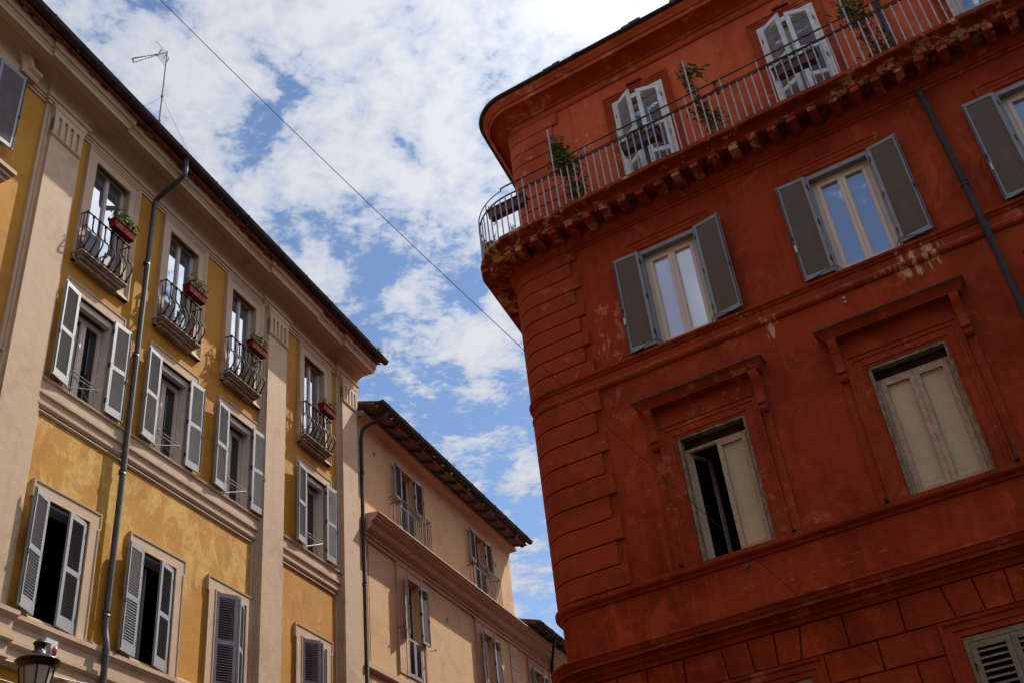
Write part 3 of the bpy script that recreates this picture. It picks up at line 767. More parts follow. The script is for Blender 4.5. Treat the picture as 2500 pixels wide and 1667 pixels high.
mb.tube([M.P(23.8, .02, z) for z in (12.25, 10.0, 8.0)], .007, 4)
obj('facade_cable', mb, WOOD, pb)
for u, z in ((28.6, 11.6), (24.3, 15.2), (33.0, 14.9)):
    mb = MB(); p = M.P(u, .012, z); q = M.P(u+.12, -.01, z+.12); mb.box(p.x, q.x, p.y, q.y, p.z, q.z)
    for i in range(4):
        a_ = M.P(u+.012, .016, z+.015+i*.027); b_ = M.P(u+.108, .010, z+.028+i*.027); mb.box(a_.x, b_.x, a_.y, b_.y, a_.z, b_.z, 1)
    obj('vent', mb, [PEACHTRIM, WOOD], pb)
# pale quoin strip near the far corner of the lower storeys
for i in range(16):
    mb = MB(); z1 = 12.34-i*.42; p = M.P(33.56, .03, z1-.40); q = M.P(34.27, -.01, z1); mb.box(p.x, q.x, p.y, q.y, p.z, q.z); obj('quoin_block', mb, PEACHTRIM, pb)
mb = MB()
for u, z in ((25.35, 10.45), (27.25, 10.3), (25.1, 14.2), (27.2, 14.15)):
    mb.tube([M.P(u, .02, z), M.P(u, .22, z)], .01, 5); mb.tube([M.P(u+.035*math.cos(t*.6), .22, z+.035*math.sin(t*.6)) for t in range(9)], .009, 5)
obj('shutter_hook', mb, IRON, pb)

# ================================================================== LOW PEACH HOUSE (far end of the street)
N = Facade((.31948392, .9475917), 12.74, 42.0)
nb = N.root('low_peach_house', 'low peach house with tiled eave and black drainpipe, peeping out behind the red corner', 'building')
NH = [(35.66, 36.46), (39.5, 40.3)]
mb = MB(); wall_grid(mb, N, 34.47, 50, GZ, 13.2, [(a, b, 9.28, 12.0) for a, b in NH], 0, .28); shell(mb, N, 34.47, 50, GZ, 13.2, 9)
obj('wall', mb, PEACH, nb)
mb = MB(); moulding(mb, sub_path(N, (34.46, 50)), ledge); obj('cornice_ledge', mb, PEACHTRIM, nb)
roof_part(N, nb, 34.40, 50, 13.16, .88, 5, .3, 12)
gutter_part(N, nb, 34.36, 50, .88, 13.14, .075, .9, .3)
rafters(N, nb, 34.8, 49.6, 13.10, .72, 19)
for a, b in NH: m_window(N, nb, a, b, 9.28, 12.0, 10.4, 166, 178, fr=.5, top=.28, wL=.44)
pipe_part(nb, [N.P(36.0, .86, 13.05), N.P(35.95, .80, 12.8), N.P(37.42, .14, 12.55), N.P(37.45, .10, 12.2), N.P(37.45, .10, GZ)], .055, GUTTER, [N.P(37.45, .1, 11.2)])

# ================================================================== RED BUILDING (right)
Rf = Facade((.88513475, -.4653348), 15.0, -3.0)
rb_ = Rf.root('red_building', 'dark red stucco palazzo with rounded quoined corner and long balcony under the attic', 'building')
UT, RAD = -7.25, .58                       # where the round corner starts, its radius at the main wall face
NS = Vector((-.986, -.168, 0)).normalized()      # outward normal of the side street wall, in the building's own axes
a_s = math.atan2(NS.y, NS.x); a_f = -math.pi/2
if a_s > 0: a_s -= 2*math.pi
CX, CY = UT-Rf.u0, RAD
def r_path(u_end, side=24.0, off=0.0, n=12, u_start=None):
    """plan polyline of the wall line pushed out by off: side street, round corner, front up to u_end"""
    r = RAD+off; d = Vector((-NS.y, NS.x, 0))       # along the side wall, away from the corner
    if d.y < 0: d = -d
    c = Vector((CX, CY, 0)); res = []
    s0 = c+NS*r
    if side: res.append((s0.x+d.x*side, s0.y+d.y*side, NS.x, NS.y))
    for i in range(n+1):
        t = a_s+(a_f-a_s)*i/n
        res.append((CX+r*math.cos(t), CY+r*math.sin(t), math.cos(t), math.sin(t)))
    if u_end is not None: res.append((u_end-Rf.u0, -off, 0, -1))
    return res
UE = 9.0
ATT = -.25
RW = [(-5.08, -3.97), (-1.91, -.81), (1.26, 2.36)]
RLW = [(-5.10, -3.93), (-1.93, -.76), (1.24, 2.41)]
RG = [(-5.08, -3.93), (-1.90, -.76), (1.26, 2.40)]
RA = [(-5.06, -3.94), (-1.90, -.78), (1.27, 2.39)]
holes = [(a, b, 10.21, 12.24) for a, b in RW] + [(a, b, 6.26, 8.40) for a, b in RLW] + [(a, b, 1.6, 4.20) for a, b in RG]
mb = MB(); wall_grid(mb, Rf, UT, UE, GZ, 13.40, holes, 0, .30)
pth = r_path(None, 24, 0)
for p, q in zip(pth, pth[1:]): mb.quad((p[0], p[1], 0), (q[0], q[1], 0), (q[0], q[1], 13.40+EYE), (p[0], p[1], 13.40+EYE))
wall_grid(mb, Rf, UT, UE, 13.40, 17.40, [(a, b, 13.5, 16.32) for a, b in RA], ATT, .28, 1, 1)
pa = r_path(None, 24, ATT)
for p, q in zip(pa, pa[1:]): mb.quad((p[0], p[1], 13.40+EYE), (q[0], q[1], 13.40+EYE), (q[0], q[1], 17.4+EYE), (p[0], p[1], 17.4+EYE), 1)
for z, P_ in ((13.40, pth), (17.40, pa)):
    fe = Rf.P(UE, 0 if z < 14 else ATT, z)
    mb.add([(p[0], p[1], z+EYE) for p in P_] + [(fe.x, fe.y, z+EYE), (fe.x, P_[0][1]+.3, z+EYE), (P_[0][0]-.3, P_[0][1]+.3, z+EYE)], [tuple(range(len(P_)+3))])
yb_ = max(pth[0][1], pa[0][1]) + .2; ux = min(pth[0][0], pa[0][0]) + Rf.u0 - .2
mb.quad(Rf.P(UE, 0, GZ), Rf.P(UE, -yb_, GZ), Rf.P(UE, -yb_, 17.4), Rf.P(UE, 0, 17.4))
mb.quad(Rf.P(UE, -yb_, GZ), Rf.P(ux, -yb_, GZ), Rf.P(ux, -yb_, 17.4), Rf.P(UE, -yb_, 17.4))
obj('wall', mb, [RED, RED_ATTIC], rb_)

# attic: string under the cornice, crowning cornice, dark roof lip
def r_mould(name, prof, mat, off=0.0, u_end=UE, side=24.0, parent=rb_):
    mb = MB(); mb.sweep([[(x+mx*(o), y+my*(o), z+EYE) for o, z in prof] for x, y, mx, my in r_path(u_end, side, off, 16)], True, True); return obj(name, mb, mat, parent)
r_mould('string_course', close_prof([(.02, 16.86), (.04, 16.87), (.06, 16.90), (.06, 16.93), (.03, 16.94)]), REDATRIM, ATT)
crown = [(.02, 17.08), (.04, 17.09), (.05, 17.14), (.09, 17.15)] + [(.09+.30*(1-math.cos(t*math.pi/16)), 17.16+.10*math.sin(t*math.pi/16)) for t in range(9)] + \
        [(.42, 17.20), (.44, 17.20), (.45, 17.29), (.48, 17.30), (.50, 17.34), (.55, 17.40), (.56, 17.45)]
r_mould('cornice', close_prof(crown), REDATRIM, ATT)
mb = MB()
for x0, secs in ((0, None),):
    prof = [(.40, 17.452), (.64, 17.47), (.65, 17.50), (.40, 17.53), (-.3, 17.75), (-.3, 17.70)]
    mb.sweep([[(x+mx*o, y+my*o, z+EYE) for o, z in prof] for x, y, mx, my in r_path(UE, 24, ATT, 16)], True, True)
rng = random.Random(21); u = UT
while u < UE:            # tile edges breaking the line of the lip
    w = rng.uniform(.14, .3)
    if rng.random() < .35:
        p = Rf.P(u, ATT+.62+rng.uniform(0, .03), 17.49); q = Rf.P(u+w, ATT+.3, 17.53+rng.uniform(.0, .03)); mb.box(p.x, q.x, p.y, q.y, p.z, q.z)
    u += w
obj('roof_lip', mb, WOOD, rb_)
mb = MB(); pe = r_path(UE, 24, ATT, 12)
mb.add([(p[0], p[1], 17.7+EYE) for p in pe] + [(UE-Rf.u0, 15, 19.6+EYE), (pe[0][0]+4, 15, 19.6+EYE)], [tuple(range(len(pe)+2))])
obj('roof', mb, TILE, rb_)

# balcony slab running round the corner on a row of corbels
slab = [(-.0, 13.23), (.44, 13.23), (.47, 13.25), (.50, 13.30)] + [(.50+.15*(1-math.cos(t*math.pi/12)), 13.31+.07*math.sin(t*math.pi/12)) for t in range(7)] + [(.68, 13.385), (.70, 13.40), (.70, 13.475), (.0, 13.485)]
mb = MB(); sec = []
rng = random.Random(31)
path = [p for p in r_path(None, 24, 0, 20)]
n = 60
path += [(UT-Rf.u0+(UE-UT)*i/n, 0, 0, -1) for i in range(1, n+1)]
for i, (x, y, mx, my) in enumerate(path):
    j = rng.uniform(-.010, .008)
    sec.append([(x+mx*(o+(j if o > .4 else 0)), y+my*(o+(j if o > .4 else 0)), z+EYE+(j*.6 if o > .4 else 0)) for o, z in close_prof(slab, -.26)[1:-1] + [(-.26, 13.485), (-.26, 13.23)]])
mb.sweep(sec); balc = obj('balcony', mb, REDSLAB, rb_)
r_mould('slab_moulding', close_prof([(.0, 12.90), (.03, 12.91), (.035, 12.96), (.065, 12.97), (.07, 13.02), (.11, 13.05), (.15, 13.10), (.155, 13.16), (.155, 13.229)]), REDTRIM, 0)
cm = MB()
cm.prism([(.0, .0), (.0, -.16), (.10, -.17), (.20, -.158), (.28, -.135), (.405, -.13), (.41, -.125), (.41, 0)], lambda p, t: (t, -p[0], p[1]), -.078, .078)
cm.box(-.09, .09, -.425, 0, -.028, 0)
cmesh = cm.mesh('corbel', REDCORBEL)
def corbel_at(x, y, ang, s=1.0):
    o = link('corbel', cmesh, balc, (x, y, 13.229+EYE), ang); o.scale = (1, s, 1)
k = 0; u = -4.66
us = sorted([-4.66+.367*i for i in range(-7, 33)])
rng = random.Random(41)
for u in us:
    if UT+.02 < u < 6.8: corbel_at(u-Rf.u0, -.14, rng.uniform(-.02, .02), rng.uniform(.9, 1.03))
for i in range(3):
    t = a_f+(a_s-a_f)*(i+.45)/3; r = RAD+.14; corbel_at(CX+r*math.cos(t), CY+r*math.sin(t), t-a_f)
d = Vector((-NS.y, NS.x, 0)); d = d if d.y > 0 else -d
for i in range(6):
    p = Vector((CX, CY, 0))+NS*(RAD+.14)+d*(.3+.367*i); corbel_at(p.x, p.y, a_s-a_f)

# railing: two rails, square balusters, tall clothes-line posts
def r_point(s, off):
    """s>0 along the front from the start of the curve (u = UT+s), s<0 backwards round the corner"""
    if s >= 0: return (UT+s-Rf.u0, -off)
    r = RAD+off; arc = r*(a_f-a_s)
    if -s <= arc:
        t = a_f+s/r; return (CX+r*math.cos(t), CY+r*math.sin(t))
    p = Vector((CX, CY, 0))+NS*r+d*(-s-arc); return (p.x, p.y)
OFFR = .64
def r_line(s0, s1, off, z, step=.12):
    n = max(2, int(abs(s1-s0)/step)); return [(*r_point(s0+(s1-s0)*i/n, off), z+EYE) for i in range(n+1)]
mb = MB(); mbd = MB()
mbd.tube(r_line(-5.2, 14.5, OFFR, 14.43), .018, 6)
mbd.tube(r_line(-.15, 14.5, OFFR, 14.68), .017, 6)
mbd.tube(r_line(-5.2, -.15, OFFR, 14.62), .012, 6)
mbd.tube([(*r_point(-.15, OFFR), 14.68+EYE), (*r_point(-.15, OFFR), 14.62+EYE)], .014, 6)
mbd.tube([(x, y, z+.028+.012*math.sin(i*.7)) for i, (x, y, z) in enumerate(r_line(1.5, 14.5, OFFR+.012, 14.43, .3))], .012, 5)
i = 0; s = -5.1
sp = .1405
i0 = round((-6.19-UT)/sp)
for i in range(-36, 104):
    s = (-6.19-UT)+(i-0)*sp
    x, y = r_point(s, OFFR); tall = (i % 21 == 0 and i >= 0); mid = (i % 5 == 0)
    top = 15.56 if tall else (14.67 if mid and s > -.2 else (14.61 if i % 4 == 0 and s < -.2 else 14.43))
    h = .0145 if not tall else .017
    mb.tube([(x, y, 13.46+EYE), (x+random.uniform(-.006, .006), y, top+EYE)], h, 6)
rail = obj('railing', mb, RAILMETAL, balc); obj('handrail', mbd, DARKRAIL, balc)

# quoins: long and short blocks that run round the corner
def quoin(z0, z1, long_, off=0.0, back=6.0, mat=None):
    mb = MB(); u_end = -6.305 if long_ else -6.445
    prof = [(-.02, z0+.014), (.040, z0+.014), (.050, z0+.024), (.050, z1-.016), (.042, z1-.006), (-.02, z1-.006)]
    mb.sweep([[(x+mx*o, y+my*o, z+EYE) for o, z in prof] for x, y, mx, my in r_path(u_end, back, off, 16)], True, True)
    obj('quoin_block', mb, mat or REDQUOIN, rb_)
zq = [12.90, 12.69, 12.37, 12.05, 11.73, 11.42, 11.10, 10.78, 10.46, 10.15]
for k in range(9): quoin(zq[k+1], zq[k], k % 2 == 0)
zq = [9.80, 9.41, 9.01, 8.62, 8.22, 7.82, 7.42, 7.02, 6.62, 6.255]
for k in range(9): quoin(zq[k+1], zq[k], k % 2 == 0)
for k in range(10): quoin(16.86-.33*(k+1), 16.86-.33*k, k % 2 == 0, ATT, mat=REDATRIM)

# string course under the upper windows, window sills of the lower row, big cornice
r_mould('string_course', close_prof([(.01, 9.79), (.03, 9.80), (.055, 9.83), (.065, 9.87), (.055, 9.90), (.03, 9.92), (.02, 9.93), (.02, 10.06), (.04, 10.07), (.05, 10.10), (.085, 10.13), (.09, 10.17), (.04, 10.19)]), REDTRIM, 0)
r_mould('sill_course', close_prof([(.01, 6.06), (.03, 6.07), (.04, 6.11), (.08, 6.13), (.10, 6.16), (.105, 6.225), (.03, 6.245)]), REDTRIM, 0)
r_mould('ground_cornice', close_prof([(.03, 4.93), (.05, 4.935), (.055, 5.0), (.10, 5.02), (.11, 5.07), (.14, 5.075), (.145, 5.10), (.22, 5.105), (.22, 5.16), (.24, 5.17), (.27, 5.235), (.285, 5.24), (.285, 5.275), (.0, 5.31)]), REDTRIM, 0)
mb = MB()
for u in (-6.15, -7.75): pass
p = Rf.P(-6.16, .004, 5.31); q = Rf.P(-6.145, -.01, 6.06); mb.box(p.x, q.x, p.y, q.y, p.z, q.z); obj('apron_joint', mb, REDTRIM, rb_)

# rusticated ground floor: blocks with open joints, fanned over the windows
def block(poly):
    mb = MB(); cu = sum(p[0] for p in poly)/len(poly); cz = sum(p[1] for p in poly)/len(poly); g = .015
    ins = []
    for u, z in poly:
        ins.append((u+(g if u < cu else -g), z+(g if z < cz else -g)))
    mb.prism(ins, lambda p, t: Rf.P(p[0], t, p[1]), -.01, .040); obj('rusticated_block', mb, RED, rb_)
tops = [(-7.25, -7.25), (-6.80, -6.82), (-6.302, -6.33), (-5.70, -5.727), (-5.105, -5.071), (-4.70, -4.676), (-4.303, -4.334), (-3.914, -3.996), (-3.312, -3.309),
        (-2.532, -2.542), (-1.95, -1.874), (-1.539, -1.495), (-1.121, -1.129), (-.71, -.80), (-.10, -.10), (.65, .65), (1.22, 1.30), (1.63, 1.67), (2.04, 2.02), (2.46, 2.37), (3.06, 3.06), (3.9, 3.9), (4.9, 4.9)]
for (a, a2), (b, b2) in zip(tops, tops[1:]): block([(a2, 4.455), (b2, 4.455), (b, 4.925), (a, 4.925)])
zz = 4.455; row = 0
fr = [(a-.235, b+.235) for a, b in RG]
while zz > -1.1:
    z0 = zz-.412
    segs = [(-7.25, fr[0][0]), (fr[0][1], fr[1][0]), (fr[1][1], fr[2][0]), (fr[2][1], 5.0)] if z0 > 1.2 else [(-7.25, 5.0)]
    for a, b in segs:
        cuts = [a]; x = a+(.75 if row % 2 == 0 else .38)
        if abs(b-a) > 1.0:
            while x < b-.3: cuts.append(x); x += .78
        cuts.append(b)
        for p, q in zip(cuts, cuts[1:]): block([(p, z0), (q, z0), (q, zz), (p, zz)])
    zz = z0; row += 1
for k in range(13):
    mb = MB(); z1 = 4.925-.412*k-(.06 if k else 0); z0 = 4.925-.412*(k+1)-.06
    mb.sweep([[(x+mx*o, y+my*o, z+EYE) for o, z in [(-.01, z0+.015), (.040, z0+.015), (.040, z1-.015), (-.01, z1-.015)]] for x, y, mx, my in r_path(UT-.01, 8, 0, 14)], True, True)
    obj('rusticated_block', mb, RED, rb_)

# --- upper windows with slate shutters
SH_R = dict(t=.042, pitch=.0455, frame=SHUT_R, slat=SLAT_R, mids=(), bot=.085, top=.06, stile=.055, tilt=68, lip=SLATLIP)
for k, (a, b) in enumerate(RW):
    mb = MB(); r = casing(mb, Rf, a+.05, b-.05, 10.215, 12.16, -.10, .075, .06, .07, bead=.014)
    w = obj('window', mb, TAN, rb_)
    pm = ((GLASS_C1, GLASS_C2), (GLASS_R, GLASS_R), (GLASS_R, GLASS_R))[k]
    for q, m in zip(r, pm): pane_box(Rf, *q, -.14, m, w)
    mb = MB()        # slate painted outer frame
    for x0, x1, z0, z1 in ((a, a+.05, 10.215, 12.24), (b-.05, b, 10.215, 12.24), (a+.05, b-.05, 12.16, 12.24)):
        p = Rf.P(x0, .03, z0); q = Rf.P(x1, -.11, z1); mb.box(p.x, q.x, p.y, q.y, p.z, q.z)
    obj('shutter_frame', mb, SHUT_R, w)
    mb = MB()        # raised red surround, visible above the frame
    frame_sweep(mb, Rf, [(a-.23, 10.19), (a-.23, 12.51), (b+.27, 12.51), (b+.27, 10.19)], [(-.20, -.01), (-.20, .018), (-.12, .018), (-.11, .030), (-.05, .030), (-.035, .05), (.0, .055), (.0, -.01)])
    obj('surround', mb, REDTRIM, w)
    add_leaf(w, Rf, a+.005, 1, (178, 179, 179)[k], 10.225, .08, .505, 2.02, **SH_R)
    add_leaf(w, Rf, b-.005, -1, (172, 173, 174)[k], 10.225, .08, .505, 2.02, **SH_R)
    for u, s in ((a-.42, 1), (b+.42, -1)):
        mb = MB()
        mb.tube([Rf.P(u, .10, 10.20), Rf.P(u+s*.2, .13, 10.21)], .012, 5)
        mb.tube([Rf.P(u+s*.18, .13, 10.215), Rf.P(u+s*.42, .10, 10.30), Rf.P(u+s*.5, .02, 10.28), Rf.P(u+s*.52, .02, 10.21)], .007, 4)
        obj('shutter_stay', mb, IRON, w)
    for u in (a-.485, b+.47):
        mb = MB(); p = Rf.P(u, .14, 10.85); q = Rf.P(u+.02, .085, 10.93); mb.box(p.x, q.x, p.y, q.y, p.z, q.z)
        p = Rf.P(u, .145, 10.79); q = Rf.P(u+.08, .13, 10.85); mb.box(p.x, p.x+.02, p.y, q.y, p.z, q.z)
        obj('shutter_catch', mb, BOXWHITE, w)

# --- lower windows: pediment shelf on scrolled consoles, old wooden sashes
def console_poly():
    return [(0, 8.985), (.17, 8.985), (.185, 8.93), (.17, 8.86), (.11, 8.74), (.085, 8.62), (.085, 8.52), (.10, 8.46), (.115, 8.43), (.10, 8.405), (.075, 8.40), (.085, 8.36), (.085, 8.32), (.06, 8.285), (.03, 8.275), (0, 8.28)]
for k, (a, b) in enumerate(RLW):
    um = (a+b)/2
    mb = MB()
    if k == 0: r = casing(mb, Rf, a+.04, b-.04, 6.26, 8.20, -.12, .05, .075, .08, open_left=True)
    else: r = casing(mb, Rf, a+.04, b-.04, 6.26, 8.20, -.12, .05, .075, .08)
    w = obj('window', mb, OLDWOOD, rb_)
    mb = MB()
    for x0, x1, z0, z1 in ((a, a+.045, 6.255, 8.40), (b-.045, b, 6.255, 8.40), (a+.045, b-.045, 8.345, 8.40)):
        p = Rf.P(x0, .012, z0); q = Rf.P(x1, -.13, z1); mb.box(p.x, q.x, p.y, q.y, p.z, q.z)
    p = Rf.P(a+.04, -.19, 8.20); q = Rf.P(b-.04, -.26, 8.36); mb.box(p.x, q.x, p.y, q.y, p.z, q.z, 1)  # recess shade put in as a dark header strip
    obj('old_frame', mb, [OLDFRAME, WOOD], w)
    for j, q in enumerate(r):
        if k == 0 and j == 0: continue
        pane_box(Rf, *q, -.155, BOARD, w)
        pb_ = MB(); x0, x1, z0, z1 = q   # panelled inner shutter just behind the glass shows as a faint raised panel
        frame_sweep(pb_, Rf, [(x0+.07, z0+.1), (x1-.07, z0+.1), (x1-.07, z1-.1), (x0+.07, z1-.1)], [(-.012, -.158), (-.012, -.1525), (.012, -.1525), (.012, -.158)], True)
        obj('panel_moulding', pb_, BOARD, w)
    if k == 0:         # left sash swung into the room
        lb = MB(); sw = .075; sl = (b-a)/2-.09; hh = 1.86
        for x0, x1, z0, z1 in ((0, sw, 0, hh), (sl-sw, sl, 0, hh), (sw, sl-sw, 0, sw), (sw, sl-sw, hh-sw, hh)): lb.box(x0, x1, 0, .05, z0, z1)
        lo = obj('open_sash', lb, OLDWOOD, w, Rf.P(a+.095, -.16, 6.30), R_(66))
        gb = MB(); gb.box(sw, sl-sw, .02, .028, sw, hh-sw); obj('pane', gb, GLASS_D, w, Rf.P(a+.095, -.16, 6.30), R_(66))
    mb = MB()
    frame_sweep(mb, Rf, [(a-.29, 6.245), (a-.29, 8.66), (b+.27, 8.66), (b+.27, 6.245)], [(-.27, -.01), (-.27, .02), (-.225, .02), (-.22, .034), (-.11, .034), (-.10, .05), (-.04, .05), (-.03, .068), (.0, .072), (.0, -.01)])
    # flat jamb strips outside the frame, under the consoles
    for x0, x1 in ((a-.43, a-.295), (b+.275, b+.41)):
        p = Rf.P(x0, .028, 6.245); q = Rf.P(x1, -.01, 8.98); mb.box(p.x, q.x, p.y, q.y, p.z, q.z)
    p = Rf.P(a-.295, .02, 8.665); q = Rf.P(b+.275, -.01, 8.985); mb.box(p.x, q.x, p.y, q.y, p.z, q.z)
    obj('surround', mb, REDTRIM, w)
    mb = MB(); x0, x1 = a-.46-Rf.u0, b+.44-Rf.u0
    prof = close_prof([(.17, 8.985), (.185, 8.99), (.19, 9.02), (.20, 9.025), (.21, 9.05), (.235, 9.085), (.27, 9.115), (.27, 9.13)], -.01)
    moulding(mb, plan_path([(x0+.17, .01), (x0+.17, -.0), (x1-.17, -.0), (x1-.17, .01)]), [(o, z) for o, z in prof])
    pd = obj('pediment_shelf', mb, REDTRIM, w)
    mb = MB(); moulding(mb, plan_path([(x0+.17, .01), (x0+.17, -.0), (x1-.17, -.0), (x1-.17, .01)]), [(-.01, 9.131), (.285, 9.131), (.285, 9.158), (-.01, 9.19)]); obj('lead_flashing', mb, GUTTER, w)
    for u in (a-.36, b+.34):
        mb = MB(); mb.prism(console_poly(), lambda p, t: Rf.P(t, p[0]+.02, p[1]), u-.065, u+.065); obj('console', mb, REDTRIM, w)
    mb = MB()
    for u in (a-.33, b+.30):
        mb.tube([Rf.P(u, .0, 6.27), Rf.P(u, .15, 6.27)], .03, 6)
    obj('sill_hook', mb, IRON, w)

# --- ground floor windows: olive louvred shutters, closed
SH_G = dict(t=.05, pitch=.085, frame=GREENSHUT, slat=GREENSHUT, mids=(.5,), bot=.14, top=.08, stile=.075, tilt=40)
for k, (a, b) in enumerate(RG):
    mb = MB()
    for x0, x1, z0, z1 in ((a, a+.055, 1.6, 4.2), (b-.055, b, 1.6, 4.2), (a+.055, b-.055, 4.13, 4.2)):
        p = Rf.P(x0, .01, z0); q = Rf.P(x1, -.2, z1); mb.box(p.x, q.x, p.y, q.y, p.z, q.z)
    w = obj('window', mb, GREENSHUT, rb_)
    mb = MB(); frame_sweep(mb, Rf, [(a-.235, 1.5), (a-.235, 4.445), (b+.235, 4.445), (b+.235, 1.5)], [(-.225, -.01), (-.225, .025), (-.15, .025), (-.14, .04), (-.06, .045), (-.045, .065), (.0, .075), (.0, -.01)])
    obj('surround', mb, REDTRIM, w)
    add_leaf(w, Rf, a+.06, 1, 0, 1.65, -.03, (b-a)/2-.063, 2.47, **SH_G); add_leaf(w, Rf, b-.06, -1, 0, 1.65, -.03, (b-a)/2-.063, 2.47, **SH_G)

# --- attic french doors with half-open white shutters
SH_AT = dict(t=.045, pitch=.05, frame=SHUT_A, slat=SHUT_A, mids=(.36, .62), bot=.16, top=.09, stile=.085, tilt=35)
for k, (a, b) in enumerate(RA):
    mb = MB(); o = ATT
    for x0, x1, z0, z1 in ((a, a+.10, 13.5, 16.32), (b-.10, b, 13.5, 16.32), (a+.10, b-.10, 16.20, 16.32)):
        p = Rf.P(x0, o+.02, z0); q = Rf.P(x1, o-.12, z1); mb.box(p.x, q.x, p.y, q.y, p.z, q.z)
    w = obj('window', mb, CREAM, rb_)
    mb = MB(); r = casing(mb, Rf, a+.10, b-.10, 13.52, 16.19, o-.14, .05, .07, .05); obj('glazed_door', mb, CREAM, w)
    for q in r: pane_box(Rf, *q, o-.18, GLASS_R, w)
    mb = MB(); frame_sweep(mb, Rf, [(a-.17, 13.49), (a-.17, 16.50), (b+.15, 16.50), (b+.15, 13.49)], [(-.15, o-.01), (-.15, o+.02), (-.10, o+.02), (-.09, o+.035), (-.04, o+.04), (-.03, o+.055), (.0, o+.06), (.0, o-.01)])
    p = Rf.P((a+b)/2-.16, o+.09, 16.55); q = Rf.P((a+b)/2+.16, o, 16.60); mb.box(p.x, q.x, p.y, q.y, p.z, q.z)
    obj('surround', mb, REDTRIM, w)
    al, ar = ((30, 16), (27, 17), (96, 20))[k]
    add_leaf(w, Rf, a+.075, 1, al, 13.52, o+.012, (b-a)/2-.075, 2.70, **SH_AT)
    add_leaf(w, Rf, b-.075, -1, ar, 13.52, o+.012, (b-a)/2-.075, 2.70, **SH_AT)

pipe_part(rb_, [Rf.P(.27, -.08, 12.90), Rf.P(.28, .14, 12.86), Rf.P(.30, .13, 12.55), Rf.P(.36, .13, 9.4), Rf.P(.36, .13, GZ)], .055, PIPE_R, [Rf.P(.335, .13, 10.75), Rf.P(.36, .13, 8.0)])
pipe_part(rb_, [Rf.P(.24, ATT+.09, 17.05), Rf.P(.24, ATT+.09, 13.49)], .055, PIPE_R)
mb = MB()
for z in (9.62, 9.70): mb.tube([Rf.P(-1.93, -.01, z), Rf.P(-1.93, .03, z)], .028, 8)
obj('pipe_stub', mb, STONE, rb_)
mb = MB()
for i in range(10): mb.leaf(Rf.P(-4.44+random.uniform(-.07, .07), .04, 5.99+random.uniform(-.03, .03)), .06, random)
mb.tube([Rf.P(-4.44, -.01, 5.99), Rf.P(-4.44, .06, 5.99)], .015, 5)
obj('cable_anchor', mb, WHITECABLE, rb_)

# ================================================================== things on the buildings
def flower_box(u, n_leaf, mat_leaf, lsize, label, spread, hgt, seed):
    rng = random.Random(seed); base = L.W(u, .40, 14.74)
    root = tag(link('flower_box', None, None, base, L.rot), label, 'planter', 'red flower boxes hung on the iron balconies')
    mb = MB(); w, d, h = .31, .10, .20
    mb.hexa([(-w*.94, -d*.75, 0), (w*.94, -d*.75, 0), (w*.94, d*.75, 0), (-w*.94, d*.75, 0), (-w, -d, h), (w, -d, h), (w, d, h), (-w, d, h)])
    mb.box(-w-.008, w+.008, -d-.008, d+.008, h-.03, h+.002)
    obj('pot', mb, POT, root)
    for x in (-.2, .2):
        mb = MB(); mb.tube([(x, .13, h), (x, -.11, h+.01), (x, -.115, -.01), (x, .12, -.02)], .006, 4); obj('bracket', mb, IRON, root)
    mb = MB()
    for i in range(n_leaf):
        x = rng.uniform(-w, w)*spread; y = rng.gauss(-.03, .06); z = h+.02+abs(rng.gauss(hgt*.5, hgt))*(1.0 if abs(x) < .22 else .75)
        mb.leaf((x, y, z), lsize*1.35, rng)
    obj('plant', mb, mat_leaf, root)
for args in ((13.10, 260, LEAF1, .062, 'red flower box with round leaved bright green plant, left of the dark drainpipe', 1.0, .12, 1),
             (15.52, 420, LEAF2, .04, 'red flower box with dense dark feathery plant, second balcony, right of the drainpipe', .9, .13, 2),
             (17.93, 240, LEAF1, .055, 'red flower box with sparse yellow green sprigs, third balcony from left', .85, .12, 3),
             (21.18, 300, LEAF2, .036, 'red flower box with low trailing greenery, on the farthest iron balcony near the building end', 1.0, .085, 4)):
    flower_box(*args)

def rail_trough(u0, u1, label, seed, mat_leaf, n):
    rng = random.Random(seed); um = (u0+u1)/2; base = Rf.W(um, OFFR-.16, 14.18)
    root = tag(link('balcony_trough', None, None, base, Rf.rot), label, 'planter', 'brown troughs on the red balcony railing')
    mb = MB(); w = (u1-u0)/2; d = .11; h = .19
    mb.hexa([(-w*.96, -d*.7, 0), (w*.96, -d*.7, 0), (w*.96, d*.7, 0), (-w*.96, d*.7, 0), (-w, -d, h), (w, -d, h), (w, d, h), (-w, d, h)])
    mb.box(-w-.015, w+.015, -d-.015, d+.015, h-.025, h+.005)
    obj('trough', mb, BROWNPOT, root)
    for x in (-w*.9, w*.9):
        mb = MB(); mb.tube([(x, -.14, h+.06), (x, .10, -.02), (x, .02, -.12), (x, -.15, h-.15)], .010, 4); obj('bracket', mb, IRON, root)
    if n:
        mb = MB()
        for i in range(n):
            c = rng.choice((-.25, .1)); mb.leaf((c*w+rng.gauss(0, .07), rng.gauss(-.04, .05), h+abs(rng.gauss(.05, .10))), .075, rng)
        obj('plant', mb, mat_leaf, root)
